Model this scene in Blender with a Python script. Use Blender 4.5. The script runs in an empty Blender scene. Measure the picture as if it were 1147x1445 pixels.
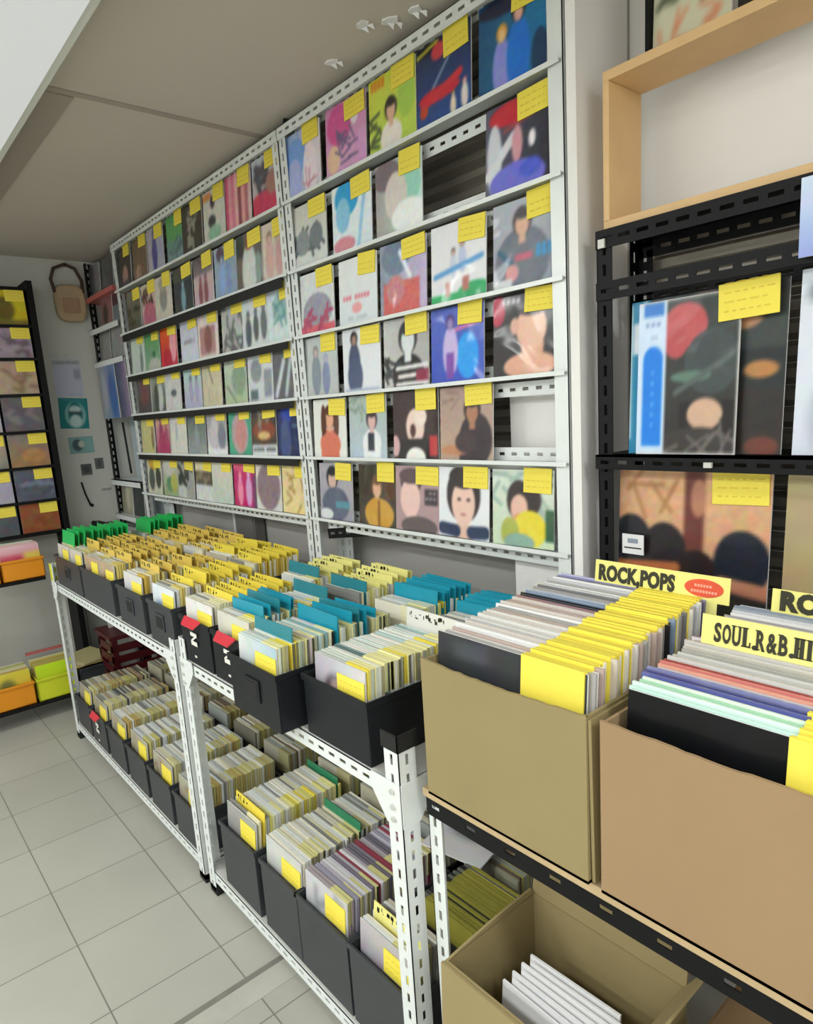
import bpy, math, random
import numpy as np
from mathutils import Matrix, Vector

S = bpy.context.scene
COL = S.collection
rnd = random.Random(7)

# ---------------------------------------------------------------- camera
cam_d = bpy.data.cameras.new('camera')
cam = bpy.data.objects.new('camera', cam_d)
COL.objects.link(cam)
cam_d.sensor_fit = 'HORIZONTAL'
cam_d.sensor_width = 36.0
cam_d.lens = 36.0 * 948.88 / 1147.0
cam_d.shift_x = 0.0037
cam_d.shift_y = 0.0278
cam_d.clip_start = 0.02
cam_d.clip_end = 50
right = Vector((0.649, 0.758, -0.064)).normalized()
fwd = Vector((-0.754, 0.630, -0.185))
fwd = (fwd - right * fwd.dot(right)).normalized()
up = right.cross(fwd).normalized()
m = Matrix((right, up, -fwd)).transposed().to_4x4()
m.translation = Vector((0, 0, 1.475))
cam.matrix_world = m
S.camera = cam

# ---------------------------------------------------------------- world, exposure
w = bpy.data.worlds.new('world')
S.world = w
w.use_nodes = True
w.node_tree.nodes['Background'].inputs[0].default_value = (0.8, 0.85, 0.9, 1)
w.node_tree.nodes['Background'].inputs[1].default_value = 0.25
S.view_settings.view_transform = 'Standard'
S.view_settings.look = 'None'
S.view_settings.gamma = 1.0
S.view_settings.exposure = -0.22
S.view_settings.use_curve_mapping = False
LAMP = 26.0          # watts per lamp panel beyond the frame
LENS = 0.66          # glow of the luminaire lens seen at the frame's edge


def area(x, y, z, sx, sy, watts):
    d = bpy.data.lights.new('lamp_glow', 'AREA')
    d.shape = 'RECTANGLE'
    d.size, d.size_y = sx, sy
    d.energy = watts
    d.color = (0.965, 1.0, 0.99)
    o = bpy.data.objects.new('lamp_glow', d)
    o.location = (x, y, z)
    COL.objects.link(o)
    return o


for lx in (-2.6, -1.0, 0.6):
    for ly in (-0.95, -1.75):
        area(lx, ly, 2.318, 1.15, 0.26, LAMP * (1.25 if lx < -2 else 0.8))
area(1.05, .30, 2.318, 1.0, 0.26, LAMP * 1.3)  # added light out of view, brightens the pillar side and white wall


# ---------------------------------------------------------------- helpers
def srgb(h):
    if isinstance(h, (tuple, list)):
        return tuple(h)
    h = h.lstrip('#')
    if len(h) == 3:
        h = ''.join(c * 2 for c in h)
    return tuple(int(h[i:i + 2], 16) / 255 for i in (0, 2, 4))


def lin(h):
    return tuple(c / 12.92 if c <= .04045 else ((c + .055) / 1.055) ** 2.4 for c in srgb(h)) + (1.0,)


def mat(name, color, rough=.5, metal=0., noise=0., nscale=30., bump=0., coat=0., bscale=None, spec=.5):
    M = bpy.data.materials.new(name)
    M.use_nodes = True
    nt = M.node_tree
    P = nt.nodes['Principled BSDF']
    P.inputs['Roughness'].default_value = rough
    P.inputs['Metallic'].default_value = metal
    P.inputs['Specular IOR Level'].default_value = spec
    P.inputs['Coat Weight'].default_value = coat
    P.inputs['Coat Roughness'].default_value = .12
    c = lin(color)
    P.inputs['Base Color'].default_value = c
    if noise or bump:
        tc = nt.nodes.new('ShaderNodeTexCoord')
        nz = nt.nodes.new('ShaderNodeTexNoise')
        nz.inputs['Scale'].default_value = nscale
        nz.inputs['Detail'].default_value = 5
        nt.links.new(tc.outputs['Object'], nz.inputs['Vector'])
        if noise:
            mx = nt.nodes.new('ShaderNodeMix')
            mx.data_type = 'RGBA'
            mx.inputs[6].default_value = tuple(v * (1 - noise) for v in c[:3]) + (1,)
            mx.inputs[7].default_value = tuple(min(1, v * (1 + noise)) for v in c[:3]) + (1,)
            nt.links.new(nz.outputs['Fac'], mx.inputs[0])
            nt.links.new(mx.outputs[2], P.inputs['Base Color'])
        if bump:
            b = nt.nodes.new('ShaderNodeBump')
            b.inputs['Strength'].default_value = bump
            b.inputs['Distance'].default_value = .01
            src = nz
            if bscale:
                src = nt.nodes.new('ShaderNodeTexNoise')
                src.inputs['Scale'].default_value = bscale
                nt.links.new(tc.outputs['Object'], src.inputs['Vector'])
            nt.links.new(src.outputs['Fac'], b.inputs['Height'])
            nt.links.new(b.outputs['Normal'], P.inputs['Normal'])
    return M


def emis(name, color, strength):
    M = mat(name, color, .4)
    P = M.node_tree.nodes['Principled BSDF']
    P.inputs['Emission Color'].default_value = lin(color)
    P.inputs['Emission Strength'].default_value = strength
    return M


def art_material(name, attr, rough=.38, coat=.7, bump=.25, spec=.3):
    """printed paper in a wavy clear bag: the print comes from the mesh's own colour attribute or the object's colour"""
    M = bpy.data.materials.new(name)
    M.use_nodes = True
    nt = M.node_tree
    P = nt.nodes['Principled BSDF']
    if attr:
        a = nt.nodes.new('ShaderNodeAttribute')
        a.attribute_name = 'art'
        nt.links.new(a.outputs['Color'], P.inputs['Base Color'])
    else:
        a = nt.nodes.new('ShaderNodeObjectInfo')
        nt.links.new(a.outputs['Color'], P.inputs['Base Color'])
    P.inputs['Roughness'].default_value = rough
    P.inputs['Specular IOR Level'].default_value = spec
    P.inputs['Coat Weight'].default_value = coat
    P.inputs['Coat Roughness'].default_value = .16
    if bump:
        tc = nt.nodes.new('ShaderNodeTexCoord')
        oi = nt.nodes.new('ShaderNodeObjectInfo')
        mp = nt.nodes.new('ShaderNodeVectorMath')
        mp.operation = 'ADD'
        ml = nt.nodes.new('ShaderNodeMath')
        ml.operation = 'MULTIPLY'
        ml.inputs[1].default_value = 40
        nz = nt.nodes.new('ShaderNodeTexNoise')
        nz.inputs['Scale'].default_value = 6
        nz.inputs['Detail'].default_value = 1
        nz.inputs['Distortion'].default_value = 1.2
        b = nt.nodes.new('ShaderNodeBump')
        b.inputs['Strength'].default_value = bump
        b.inputs['Distance'].default_value = .05
        nt.links.new(oi.outputs['Random'], ml.inputs[0])
        nt.links.new(tc.outputs['Object'], mp.inputs[0])
        nt.links.new(ml.outputs[0], mp.inputs[1])
        nt.links.new(mp.outputs[0], nz.inputs['Vector'])
        nt.links.new(nz.outputs['Fac'], b.inputs['Height'])
        nt.links.new(b.outputs['Normal'], P.inputs['Coat Normal'])
    return M


class MB:
    def __init__(s):
        s.v, s.f, s.mi, s.col = [], [], [], []

    def para(s, o, a, b, c, mi=0, col=None):
        o, a, b, c = (Vector(t) for t in (o, a, b, c))
        if a.cross(b).dot(c) < 0:
            a, b = b, a
        n = len(s.v)
        for k in range(8):
            s.v.append(o + a * (k & 1) + b * (k >> 1 & 1) + c * (k >> 2 & 1))
        for q in ((0, 2, 3, 1), (4, 5, 7, 6), (0, 1, 5, 4), (2, 6, 7, 3), (0, 4, 6, 2), (1, 3, 7, 5)):
            s.f.append(tuple(n + i for i in q))
            s.mi.append(mi)
            s.col.append(col)
        return s

    def box(s, x0, x1, y0, y1, z0, z1, mi=0, col=None):
        return s.para((x0, y0, z0), (x1 - x0, 0, 0), (0, y1 - y0, 0), (0, 0, z1 - z0), mi, col)

    def poly(s, pts, mi=0, col=None):
        n = len(s.v)
        s.v += [Vector(p) for p in pts]
        s.f.append(tuple(range(n, n + len(pts))))
        s.mi.append(mi)
        s.col.append(col)
        return s

    def prism(s, pts, d, mi=0):
        """extrude polygon pts (3D, planar) by vector d"""
        d = Vector(d)
        k = len(pts)
        P = [Vector(p) for p in pts]
        nrm = Vector((0, 0, 0))
        for i in range(k):
            nrm += P[i].cross(P[(i + 1) % k])
        if nrm.dot(d) > 0:
            P.reverse()
        n = len(s.v)
        s.v += P + [p + d for p in P]
        s.f.append(tuple(range(n, n + k)))
        s.f.append(tuple(n + k + i for i in reversed(range(k))))
        s.mi += [mi, mi]
        s.col += [None, None]
        for i in range(k):
            j = (i + 1) % k
            s.f.append((n + i, n + k + i, n + k + j, n + j))
            s.mi.append(mi)
            s.col.append(None)
        return s

    def tube(s, pts, r, seg=8, mi=0, closed=True):
        pts = [Vector(p) for p in pts]
        n = len(s.v)
        for i, p in enumerate(pts):
            d = (pts[min(i + 1, len(pts) - 1)] - pts[max(i - 1, 0)]).normalized()
            a = d.orthogonal().normalized() if i == 0 else (a - d * a.dot(d)).normalized()
            b = d.cross(a)
            rr = r[i] if isinstance(r, (list, tuple)) else r
            for k in range(seg):
                t = 2 * math.pi * k / seg
                s.v.append(p + a * math.cos(t) * rr + b * math.sin(t) * rr)
        for i in range(len(pts) - 1):
            for k in range(seg):
                k2 = (k + 1) % seg
                s.f.append((n + i * seg + k, n + i * seg + k2, n + (i + 1) * seg + k2, n + (i + 1) * seg + k))
                s.mi.append(mi)
                s.col.append(None)
        for base, rev in ((n, True), (n + (len(pts) - 1) * seg, False)):
            q = [base + k for k in range(seg)]
            s.f.append(tuple(reversed(q) if rev else q))
            s.mi.append(mi)
            s.col.append(None)
        return s

    def strip(s, o, d, wdt, nrm, L, W, slot=.022, pitch=.04, sw=.008, t=.002, mi=0, off=.012):
        """flat slotted steel strip: length L along d, width W along wdt, thickness t along nrm, real oblong holes"""
        o, d, wv, nv = Vector(o), Vector(d), Vector(wdt), Vector(nrm)
        a = (W - sw) / 2
        s.para(o, d * L, wv * a, nv * t, mi)
        s.para(o + wv * (a + sw), d * L, wv * a, nv * t, mi)
        x = 0.0
        nx = off
        while True:
            e = min(nx, L)
            if e > x:
                s.para(o + d * x + wv * a, d * (e - x), wv * sw, nv * t, mi)
            if nx >= L:
                break
            x = nx + slot
            nx += pitch
            if x >= L:
                break
        return s

    def angle(s, o, d, w1, w2, L, W=.04, t=.002, slots=(True, True), **k):
        """slotted angle: corner edge from o along d; flange 1 along w1, flange 2 along w2"""
        for wv, nv, sl in ((w1, w2, slots[0]), (w2, w1, slots[1])):
            if sl:
                s.strip(o, d, wv, nv, L, W, t=t, **k)
            else:
                s.para(o, Vector(d) * L, Vector(wv) * W, Vector(nv) * t)
        return s

    def mesh(s, name, mats):
        me = bpy.data.meshes.new(name)
        me.from_pydata([tuple(v) for v in s.v], [], s.f)
        for M in (mats if isinstance(mats, (list, tuple)) else [mats]):
            me.materials.append(M)
        if any(s.mi):
            me.polygons.foreach_set('material_index', s.mi)
        if any(c is not None for c in s.col):
            at = me.color_attributes.new('art', 'FLOAT_COLOR', 'CORNER')
            buf = []
            for f, c in zip(s.f, s.col):
                buf += list(lin(c or 'cccccc')) * len(f)
            at.data.foreach_set('color', buf)
        me.update()
        return me

    def build(s, name, mats, parent=None, loc=None, smooth=False, bevel=0):
        o = bpy.data.objects.new(name, s.mesh(name, mats))
        COL.objects.link(o)
        if parent:
            o.parent = parent
        if loc:
            o.location = loc
        if smooth:
            for p in o.data.polygons:
                p.use_smooth = True
        if bevel:
            b = o.modifiers.new('round', 'BEVEL')
            b.width = bevel
            b.segments = 2
            b.limit_method = 'ANGLE'
        return o


def tag(o, label=None, cat=None, group=None, kind=None):
    if label:
        o['label'] = label
    if cat:
        o['category'] = cat
    if group:
        o['group'] = group
    if kind:
        o['kind'] = kind
    return o


def empty(name, loc, label, cat, group=None, rot=None):
    o = bpy.data.objects.new(name, None)
    o.empty_display_size = .05
    o.location = loc
    if rot:
        o.rotation_euler = rot
    COL.objects.link(o)
    return tag(o, label, cat, group)


def copy_tree(o, loc=None, rot=None):
    c = o.copy()
    COL.objects.link(c)
    for ch in o.children:
        k = ch.copy()
        k.parent = c
        COL.objects.link(k)
        for g in ch.children:
            gg = g.copy()
            gg.parent = k
            COL.objects.link(gg)
    if loc is not None:
        c.location = loc
    if rot is not None:
        c.rotation_euler = rot
    return c


def structure(o):
    o['kind'] = 'structure'
    return o


def text_mesh(s, size, mat_, name, parent, loc, sx=1.0, bold=0.0, spacing=1.0):
    """lettering that faces -Y, baseline-left at loc"""
    cu = bpy.data.curves.new(name, 'FONT')
    cu.body = s
    cu.size = size
    cu.extrude = .0006
    cu.offset = bold
    cu.space_character = spacing
    cu.resolution_u = 3
    tmp = bpy.data.objects.new('tmp', cu)
    COL.objects.link(tmp)
    dg = bpy.context.evaluated_depsgraph_get()
    me = bpy.data.meshes.new_from_object(tmp.evaluated_get(dg))
    bpy.data.objects.remove(tmp)
    me.transform(Matrix.Rotation(math.pi / 2, 4, 'X') @ Matrix.Diagonal((sx, 1, 1, 1)))
    me.materials.clear()
    me.materials.append(mat_)
    me.name = name
    o = bpy.data.objects.new(name, me)
    COL.objects.link(o)
    o.parent = parent
    o.location = loc
    return o


# ---------------------------------------------------------------- printed art (painted on a grid of mesh points)
def paint(ops, N, seed):
    rs = np.random.RandomState(seed)
    K, N0 = 4, N
    N = (N + 1) * K - 1
    u, v = np.meshgrid((np.arange(N + 1)) / N, (np.arange(N + 1)) / N)
    C = np.ones((N + 1, N + 1, 3)) * .8

    def put(mask, c):
        C[mask] = srgb(c)

    def ell(x, y, a, b):
        return ((u - x) / a) ** 2 + ((v - y) / b) ** 2 <= 1

    for op in ops:
        k, a = op[0], op[1:]
        if k == 'b':
            C[:] = srgb(a[0])
        elif k == 'v':
            C[:] = np.array(srgb(a[0])) * v[..., None] + np.array(srgb(a[1])) * (1 - v[..., None])
        elif k == 'h':
            C[:] = np.array(srgb(a[1])) * u[..., None] + np.array(srgb(a[0])) * (1 - u[..., None])
        elif k == 'r':
            put((u >= a[0]) & (u <= a[2]) & (v >= a[1]) & (v <= a[3]), a[4])
        elif k == 'e':
            put(ell(*a[:4]), a[4])
        elif k == 'l':
            x0, y0, x1, y1, wd, c = a
            dx, dy = x1 - x0, y1 - y0
            t = np.clip(((u - x0) * dx + (v - y0) * dy) / (dx * dx + dy * dy), 0, 1)
            put(np.hypot(u - x0 - t * dx, v - y0 - t * dy) <= wd, c)
        elif k == 's':
            cs = a
            idx = np.minimum((u * len(cs)).astype(int), len(cs) - 1)
            for i, c in enumerate(cs):
                put(idx == i, c)
        elif k == 't':
            x0, y0, x1, y1, c = a
            n = max(3, int((x1 - x0) * 14))
            for i in range(n):
                if rs.rand() < .8:
                    xa = x0 + (x1 - x0) * i / n
                    put((u >= xa) & (u <= xa + .7 * (x1 - x0) / n) & (v >= y0) & (v <= y1), c)
        elif k == 'k':          # scribbles
            x0, y0, x1, y1, n, wd, c = a
            for i in range(n):
                px, py, an = x0 + (x1 - x0) * rs.rand(), y0 + (y1 - y0) * rs.rand(), rs.rand() * 3.1
                put((np.abs((u - px) * math.cos(an) + (v - py) * math.sin(an)) < wd) & (np.hypot(u - px, v - py) < .13), c)
        elif k == 'p':          # a bust: head centre, size, hair, skin, clothes
            x, y, sz, hair, skin, cloth = a[:6]
            put(ell(x, y - 2.55 * sz, 1.75 * sz, 1.55 * sz) | ((v < y - 2.3 * sz) & (np.abs(u - x) < 1.6 * sz)), cloth)
            put(ell(x, y + .15 * sz, 1.02 * sz, 1.2 * sz), hair)
            put((np.abs(u - x) < .36 * sz) & (v < y) & (v > y - 1.6 * sz), skin)
            put(ell(x, y - .1 * sz, .72 * sz, .95 * sz), skin)
            put(ell(x, y + .72 * sz, .75 * sz, .42 * sz), hair)
        elif k == 'f':          # a standing figure: x, foot, top, hair, skin, clothes
            x, y0, y1, hair, skin, cloth = a
            h = y1 - y0
            put(ell(x, y0 + .42 * h, .17 * h, .40 * h), cloth)
            put(ell(x, y0 + .88 * h, .10 * h, .12 * h), hair)
            put(ell(x, y0 + .85 * h, .065 * h, .085 * h), skin)
        elif k == 'n':
            q = rs.rand(N // 8 + 2, N // 8 + 2, 3) - .5
            big = np.kron(q, np.ones((8, 8, 1)))[:N + 1, :N + 1]
            C += big * a[0]
    for ax in (0, 1):                             # soft print: a small box blur, then down to the mesh points
        P_ = np.pad(C, [(3, 3) if k == ax else (0, 0) for k in range(3)], mode='edge')
        C = sum(np.take(P_, range(i, i + C.shape[ax]), axis=ax) for i in range(7)) / 7
    C = C.reshape(N0 + 1, K, N0 + 1, K, 3).mean((1, 3))
    return np.clip(C, 0, 1)


def sleeve_mesh(name, wd, ht, t, ops, N, material, seed=0, edge='dddddd'):
    """record sleeve standing on its lower edge, print facing -Y"""
    C = paint(ops, N, seed)
    V, F = [], []
    for j in range(N + 1):
        for i in range(N + 1):
            V.append((-wd / 2 + wd * i / N, -t / 2, ht * j / N))
    for j in range(N):
        for i in range(N):
            a = j * (N + 1) + i
            F.append((a, a + 1, a + N + 2, a + N + 1))
    n = len(V)
    x, y = wd / 2, t / 2
    V += [(-x, -y, 0), (x, -y, 0), (x, -y, ht), (-x, -y, ht), (-x, y, 0), (x, y, 0), (x, y, ht), (-x, y, ht)]
    F += [tuple(n + i for i in q) for q in ((4, 7, 6, 5), (0, 4, 5, 1), (2, 6, 7, 3), (1, 5, 6, 2), (0, 3, 7, 4))]
    me = bpy.data.meshes.new(name)
    me.from_pydata(V, [], F)
    me.materials.append(material)
    at = me.color_attributes.new('art', 'BYTE_COLOR', 'POINT')
    buf = np.ones((len(V), 4), np.float32)
    buf[:n, :3] = C.reshape(-1, 3)
    buf[n:, :3] = srgb(edge)
    at.data.foreach_set('color_srgb', buf.ravel())
    me.update()
    return me


# ---------------------------------------------------------------- materials
M_wall = mat('wall_paint', 'e9e7e4', .75, noise=.03, nscale=6)
M_grey = mat('grey_wall', 'a5a39f', .7, noise=.05, nscale=5)
M_end = mat('end_wall_paint', 'c9c9c2', .75, noise=.04, nscale=4)
M_ceil = mat('ceiling_board', 'c6beb2', .85, noise=.06, nscale=2.2)
M_seam = mat('ceiling_seam', 'a59c91', .85, noise=.05)
M_slat = mat('slat_metal', '8f897d', .45, .2, noise=.12, nscale=8)
M_white = mat('white_steel', 'dfe4e2', .38, .1, noise=.05, nscale=25)
M_black = mat('black_steel', '0d0e10', .5, .0, noise=.1, nscale=20, spec=.2)
M_board = mat('shelf_board', 'b9a27c', .6, noise=.12, nscale=12)
M_grayboard = mat('steel_shelf', 'c4c4be', .45, .2, noise=.06, nscale=10)
M_wood = mat('light_wood', 'd6b27f', .5, noise=.1, nscale=14)
M_card = mat('cardboard', '8e7f57', .8, noise=.07, nscale=9)
M_card2 = mat('cardboard_warm', '957b5a', .8, noise=.07, nscale=7)
M_bin = mat('black_plastic', '191c20', .42, noise=.12, nscale=15, spec=.25)
M_bing = mat('grey_black_plastic', '33363a', .42, noise=.12, nscale=15)
M_dark = mat('hole_shade_and_lens', '090a0c', .6, noise=.1)
M_red = mat('red_label', 'c5303c', .4, noise=.08)
M_yel = mat('yellow_paper', 'ebd94e', .6, noise=.05, nscale=60)
M_dyel = mat('yellow_card', 'e2cd48', .5, noise=.12, nscale=40)
M_yel2 = mat('amber_card', 'd8bb58', .5, noise=.1, nscale=40)
M_pale = mat('pale_yellow_card', 'e6e08a', .55, noise=.06, nscale=40)
M_teal = mat('teal_card', '1f93ab', .32, noise=.1, nscale=20)
M_teal2 = mat('deep_teal_card', '2a7f8c', .32, noise=.1, nscale=20)
M_green = mat('green_card', '22b55a', .4, noise=.12, nscale=20)
M_dgreen = mat('dark_green_card', '2c7a55', .4, noise=.12, nscale=20)
M_ink = mat('black_ink', '2b2a18', .6, noise=.1)
M_wcard = mat('white_card', 'dedcd4', .55, noise=.04, nscale=40)
M_oval = mat('orange_red_oval', 'd8502f', .5, noise=.08, nscale=50)
M_peach = mat('peach_ink', 'efa58d', .5, noise=.05)
M_orange = mat('orange_plastic', 'd98a14', .4, noise=.1, nscale=8)
M_lime = mat('lime_plastic', 'c6cf2a', .4, noise=.1, nscale=8)
M_rubber = mat('black_rubber', '111111', .7, noise=.1)
M_paper = mat('white_paper', 'e3e3e4', .7, noise=.03)
M_cloth = mat('beige_cloth', 'b59f7f', .9, noise=.15, nscale=30, bump=.3)
M_strap = mat('brown_strap', '4a3a2c', .8, noise=.15)
M_redrail = mat('red_rail', 'b8605c', .4, noise=.08)
M_crate = mat('dark_red_plastic', '480c11', .4, noise=.1)
M_lens = emis('lamp_lens', 'f2f5f1', LENS)
M_lens.node_tree.nodes['Principled BSDF'].inputs['Base Color'].default_value = (.22, .22, .22, 1)
M_rail_shade = mat('flange_shade_grey', 'a4a9a6', .45, .1, noise=.08, nscale=20)  # steel greyed to stand for the shade under each shelf
M_lampbody = mat('white_lamp_steel', 'd9dcd4', .5, noise=.04)
M_art = art_material('printed_sleeve', True)
M_art_lp = art_material('printed_lp_sleeve', True, coat=.22, bump=.12, spec=.15)
M_edge = art_material('sleeve_edge', False, rough=.3, coat=.4, bump=0)
M_edges = art_material('packed_sleeves', True, rough=.35, coat=.3, bump=0)


# floor tiles
def tile_floor():
    M = bpy.data.materials.new('vinyl_floor_tile')
    M.use_nodes = True
    nt = M.node_tree
    P = nt.nodes['Principled BSDF']
    P.inputs['Roughness'].default_value = .42
    tc = nt.nodes.new('ShaderNodeTexCoord')
    mp = nt.nodes.new('ShaderNodeMapping')
    mp.inputs['Location'].default_value = (1.972 / .303, -.313 / .303, 0)
    mp.inputs['Scale'].default_value = (1 / .303,) * 3
    br = nt.nodes.new('ShaderNodeTexBrick')
    br.offset = 0
    br.squash = 1
    br.inputs['Scale'].default_value = 1
    br.inputs['Brick Width'].default_value = 1
    br.inputs['Row Height'].default_value = 1
    br.inputs['Mortar Size'].default_value = .007
    br.inputs['Mortar Smooth'].default_value = .3
    br.inputs['Color1'].default_value = lin('a9a89e')
    br.inputs['Color2'].default_value = lin('a4a398')
    br.inputs['Mortar'].default_value = lin('73726a')
    nz = nt.nodes.new('ShaderNodeTexNoise')
    nz.inputs['Scale'].default_value = 1.8
    nz.inputs['Detail'].default_value = 8
    rp = nt.nodes.new('ShaderNodeMapRange')
    rp.inputs[1].default_value = .3
    rp.inputs[2].default_value = .7
    rp.inputs[3].default_value = .9
    rp.inputs[4].default_value = 1.04
    mx = nt.nodes.new('ShaderNodeMix')
    mx.data_type = 'RGBA'
    mx.blend_type = 'MULTIPLY'
    mx.inputs[0].default_value = 1
    L = nt.links.new
    L(tc.outputs['Object'], mp.inputs[0])
    L(mp.outputs[0], br.inputs['Vector'])
    L(tc.outputs['Object'], nz.inputs['Vector'])
    L(nz.outputs['Fac'], rp.inputs[0])
    L(br.outputs['Color'], mx.inputs[6])
    L(rp.outputs[0], mx.inputs[7])
    L(mx.outputs[2], P.inputs['Base Color'])
    return M


# ---------------------------------------------------------------- the room
X0, X1, Y0, Y1, ZC = -4.2, 1.7, -2.3, 1.46, 2.4
structure(MB().box(X0 - .1, X1 + .1, Y0 - .1, Y1 + .1, -.06, 0).build('floor', tile_floor()))
structure(MB().box(X0 - .1, X1 + .1, Y0 - .1, Y1 + .1, ZC, ZC + .06).build('ceiling', M_ceil))
structure(MB().box(X0 - .1, X0, Y0, Y1, 0, ZC).build('wall_end', M_end))
structure(MB().box(X1, X1 + .1, Y0, Y1, 0, ZC).build('wall_right', M_wall))
structure(MB().box(X0, X1, Y0 - .1, Y0, 0, ZC).build('wall_front', M_wall))
# rear wall: grey panelled below and behind the racks, with ribbed metal slats, white on the right
b = MB()
b.box(X0, -.882, Y1 - .01, Y1 + .1, 0, ZC)
structure(b.build('wall_back', M_grey))
b = MB()
z = 1.17
while z < 2.36:
    b.prism([(X0 + .75, Y1 - .012, z), (X0 + .75, Y1 - .03, z + .012), (X0 + .75, Y1 - .03, z + .03), (X0 + .75, Y1 - .012, z + .04)], (2.55, 0, 0))
    z += .042
structure(b.build('wall_slats', M_slat))
structure(MB().box(-.882, X1, Y1, Y1 + .1, 0, ZC).build('wall_back_white', M_wall))
b = MB()
z = .8
while z < 1.8:
    b.prism([(-.82, Y1 - .002, z), (-.82, Y1 - .02, z + .012), (-.82, Y1 - .02, z + .03), (-.82, Y1 - .002, z + .04)], (1.3, 0, 0))
    z += .042
structure(b.build('wall_slats_rear', M_slat))
structure(MB().box(-1.157, -.957, 1.35, 1.362, .8, 1.505).build('trim_1', M_wall))
structure(MB().box(-.957, -.905, 1.306, 1.316, .8, 2.36).build('trim_6', M_wall))
structure(MB().box(-.905, -.882, 1.262, Y1, 0, ZC).build('wall_return', M_wall))
# ceiling joints and the lowered strip beside the luminaire
structure(MB().box(-2.16, -2.135, .62, 1.44, ZC - .004, ZC).build('trim_2', M_seam))
structure(MB().box(X0, -2.165, .60, .70, ZC - .006, ZC).build('trim_3', M_seam))
structure(MB().box(-1.5, -1.43, Y0, 1.3, 0, .0015).build('trim_4', mat('floor_strip', 'a8a79d', .45, noise=.2, nscale=12)))
structure(MB().box(-1.518, -1.5, Y0, 1.3, 0, .002).build('trim_5', mat('floor_strip_edge', '77756d', .5, noise=.3, nscale=20)))

# torn paper scraps on the ceiling
b0 = MB()
for i, (x, y, a) in enumerate(((-1.615, 1.207, .3), (-1.43, 1.17, .1), (-1.375, 1.215, .8), (-1.31, 1.235, .5))):
    b = MB()
    pts = []
    for k in range(7):
        t = 2 * math.pi * k / 7
        r = .022 * (.55 + .45 * rnd.random())
        pts.append((math.cos(t) * r * 1.3, math.sin(t) * r, 0))
    b.prism(pts, (0, 0, -.004))
    for k in range(2):
        px, py = (k - .5) * .02, .004
        b.prism([(px, py, -.003), (px + .016, py + .004, -.003), (px + .012, py + .014, -.012)], (.002, 0, -.003))
    o = b.build('paper_scrap', M_paper, loc=(x, y, ZC), bevel=.0008)
    o.rotation_euler = (0, 0, a)
    tag(o, ['white torn paper scrap on the ceiling, furthest from the pillar', 'white paper scrap on the ceiling, second from the far end of the scraps',
            'white paper scrap on the ceiling, third of the four scraps', 'white paper scrap on the ceiling nearest the white pillar'][i], 'paper scrap', 'torn paper scraps on the ceiling')

# luminaires
def luminaire(x0, x1, y0, y1, zb, label, lens, group=None):
    t = empty('ceiling_light', ((x0 + x1) / 2, (y0 + y1) / 2, ZC), label, 'ceiling light', group)
    w_, d_ = (x1 - x0) / 2, (y1 - y0) / 2
    h = ZC - zb
    b = MB()
    b.box(-w_, w_, -d_, -d_ + .012, -h, 0).box(-w_, w_, d_ - .012, d_, -h, 0)
    b.box(-w_, -w_ + .012, -d_, d_, -h, 0).box(w_ - .012, w_, -d_, d_, -h, 0)
    b.box(-w_ + .012, w_ - .012, -d_ + .012, d_ - .012, -.02, 0)
    b.build('housing', M_lampbody, t)
    b = MB()
    b.box(-w_ - .004, w_ + .004, d_ - .014, d_ + .006, -h - .004, -h + .012)
    b.box(-w_ - .004, w_ + .004, -d_ - .006, -d_ + .014, -h - .004, -h + .012)
    b.build('rim', M_lampbody, t)
    MB().box(-w_ + .012, w_ - .012, -d_ + .014, d_ - .014, -h - .008, -h + .01).build('diffuser', lens, t)
    return t


luminaire(-3.7, .3, .16, .575, 2.335, 'long white ceiling luminaire above the aisle at the upper left', M_lens)
luminaire(1.05 - .55, 1.05 + .55, .14, .46, 2.33, 'unseen lamp panel added near the right wall to light the pillar', M_lens)  # housing for the added lamp, out of view
for lx in (-2.6, -1.0, 0.6):
    for ly in (-0.95, -1.75):
        luminaire(lx - .62, lx + .62, ly - .16, ly + .16, 2.33, 'white lamp panel on the ceiling over the open aisle', M_lens, 'lamp panels over the aisle')


# ---------------------------------------------------------------- racks of slotted angle
XV, YV, ZV = Vector((1, 0, 0)), Vector((0, 1, 0)), Vector((0, 0, 1))


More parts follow.
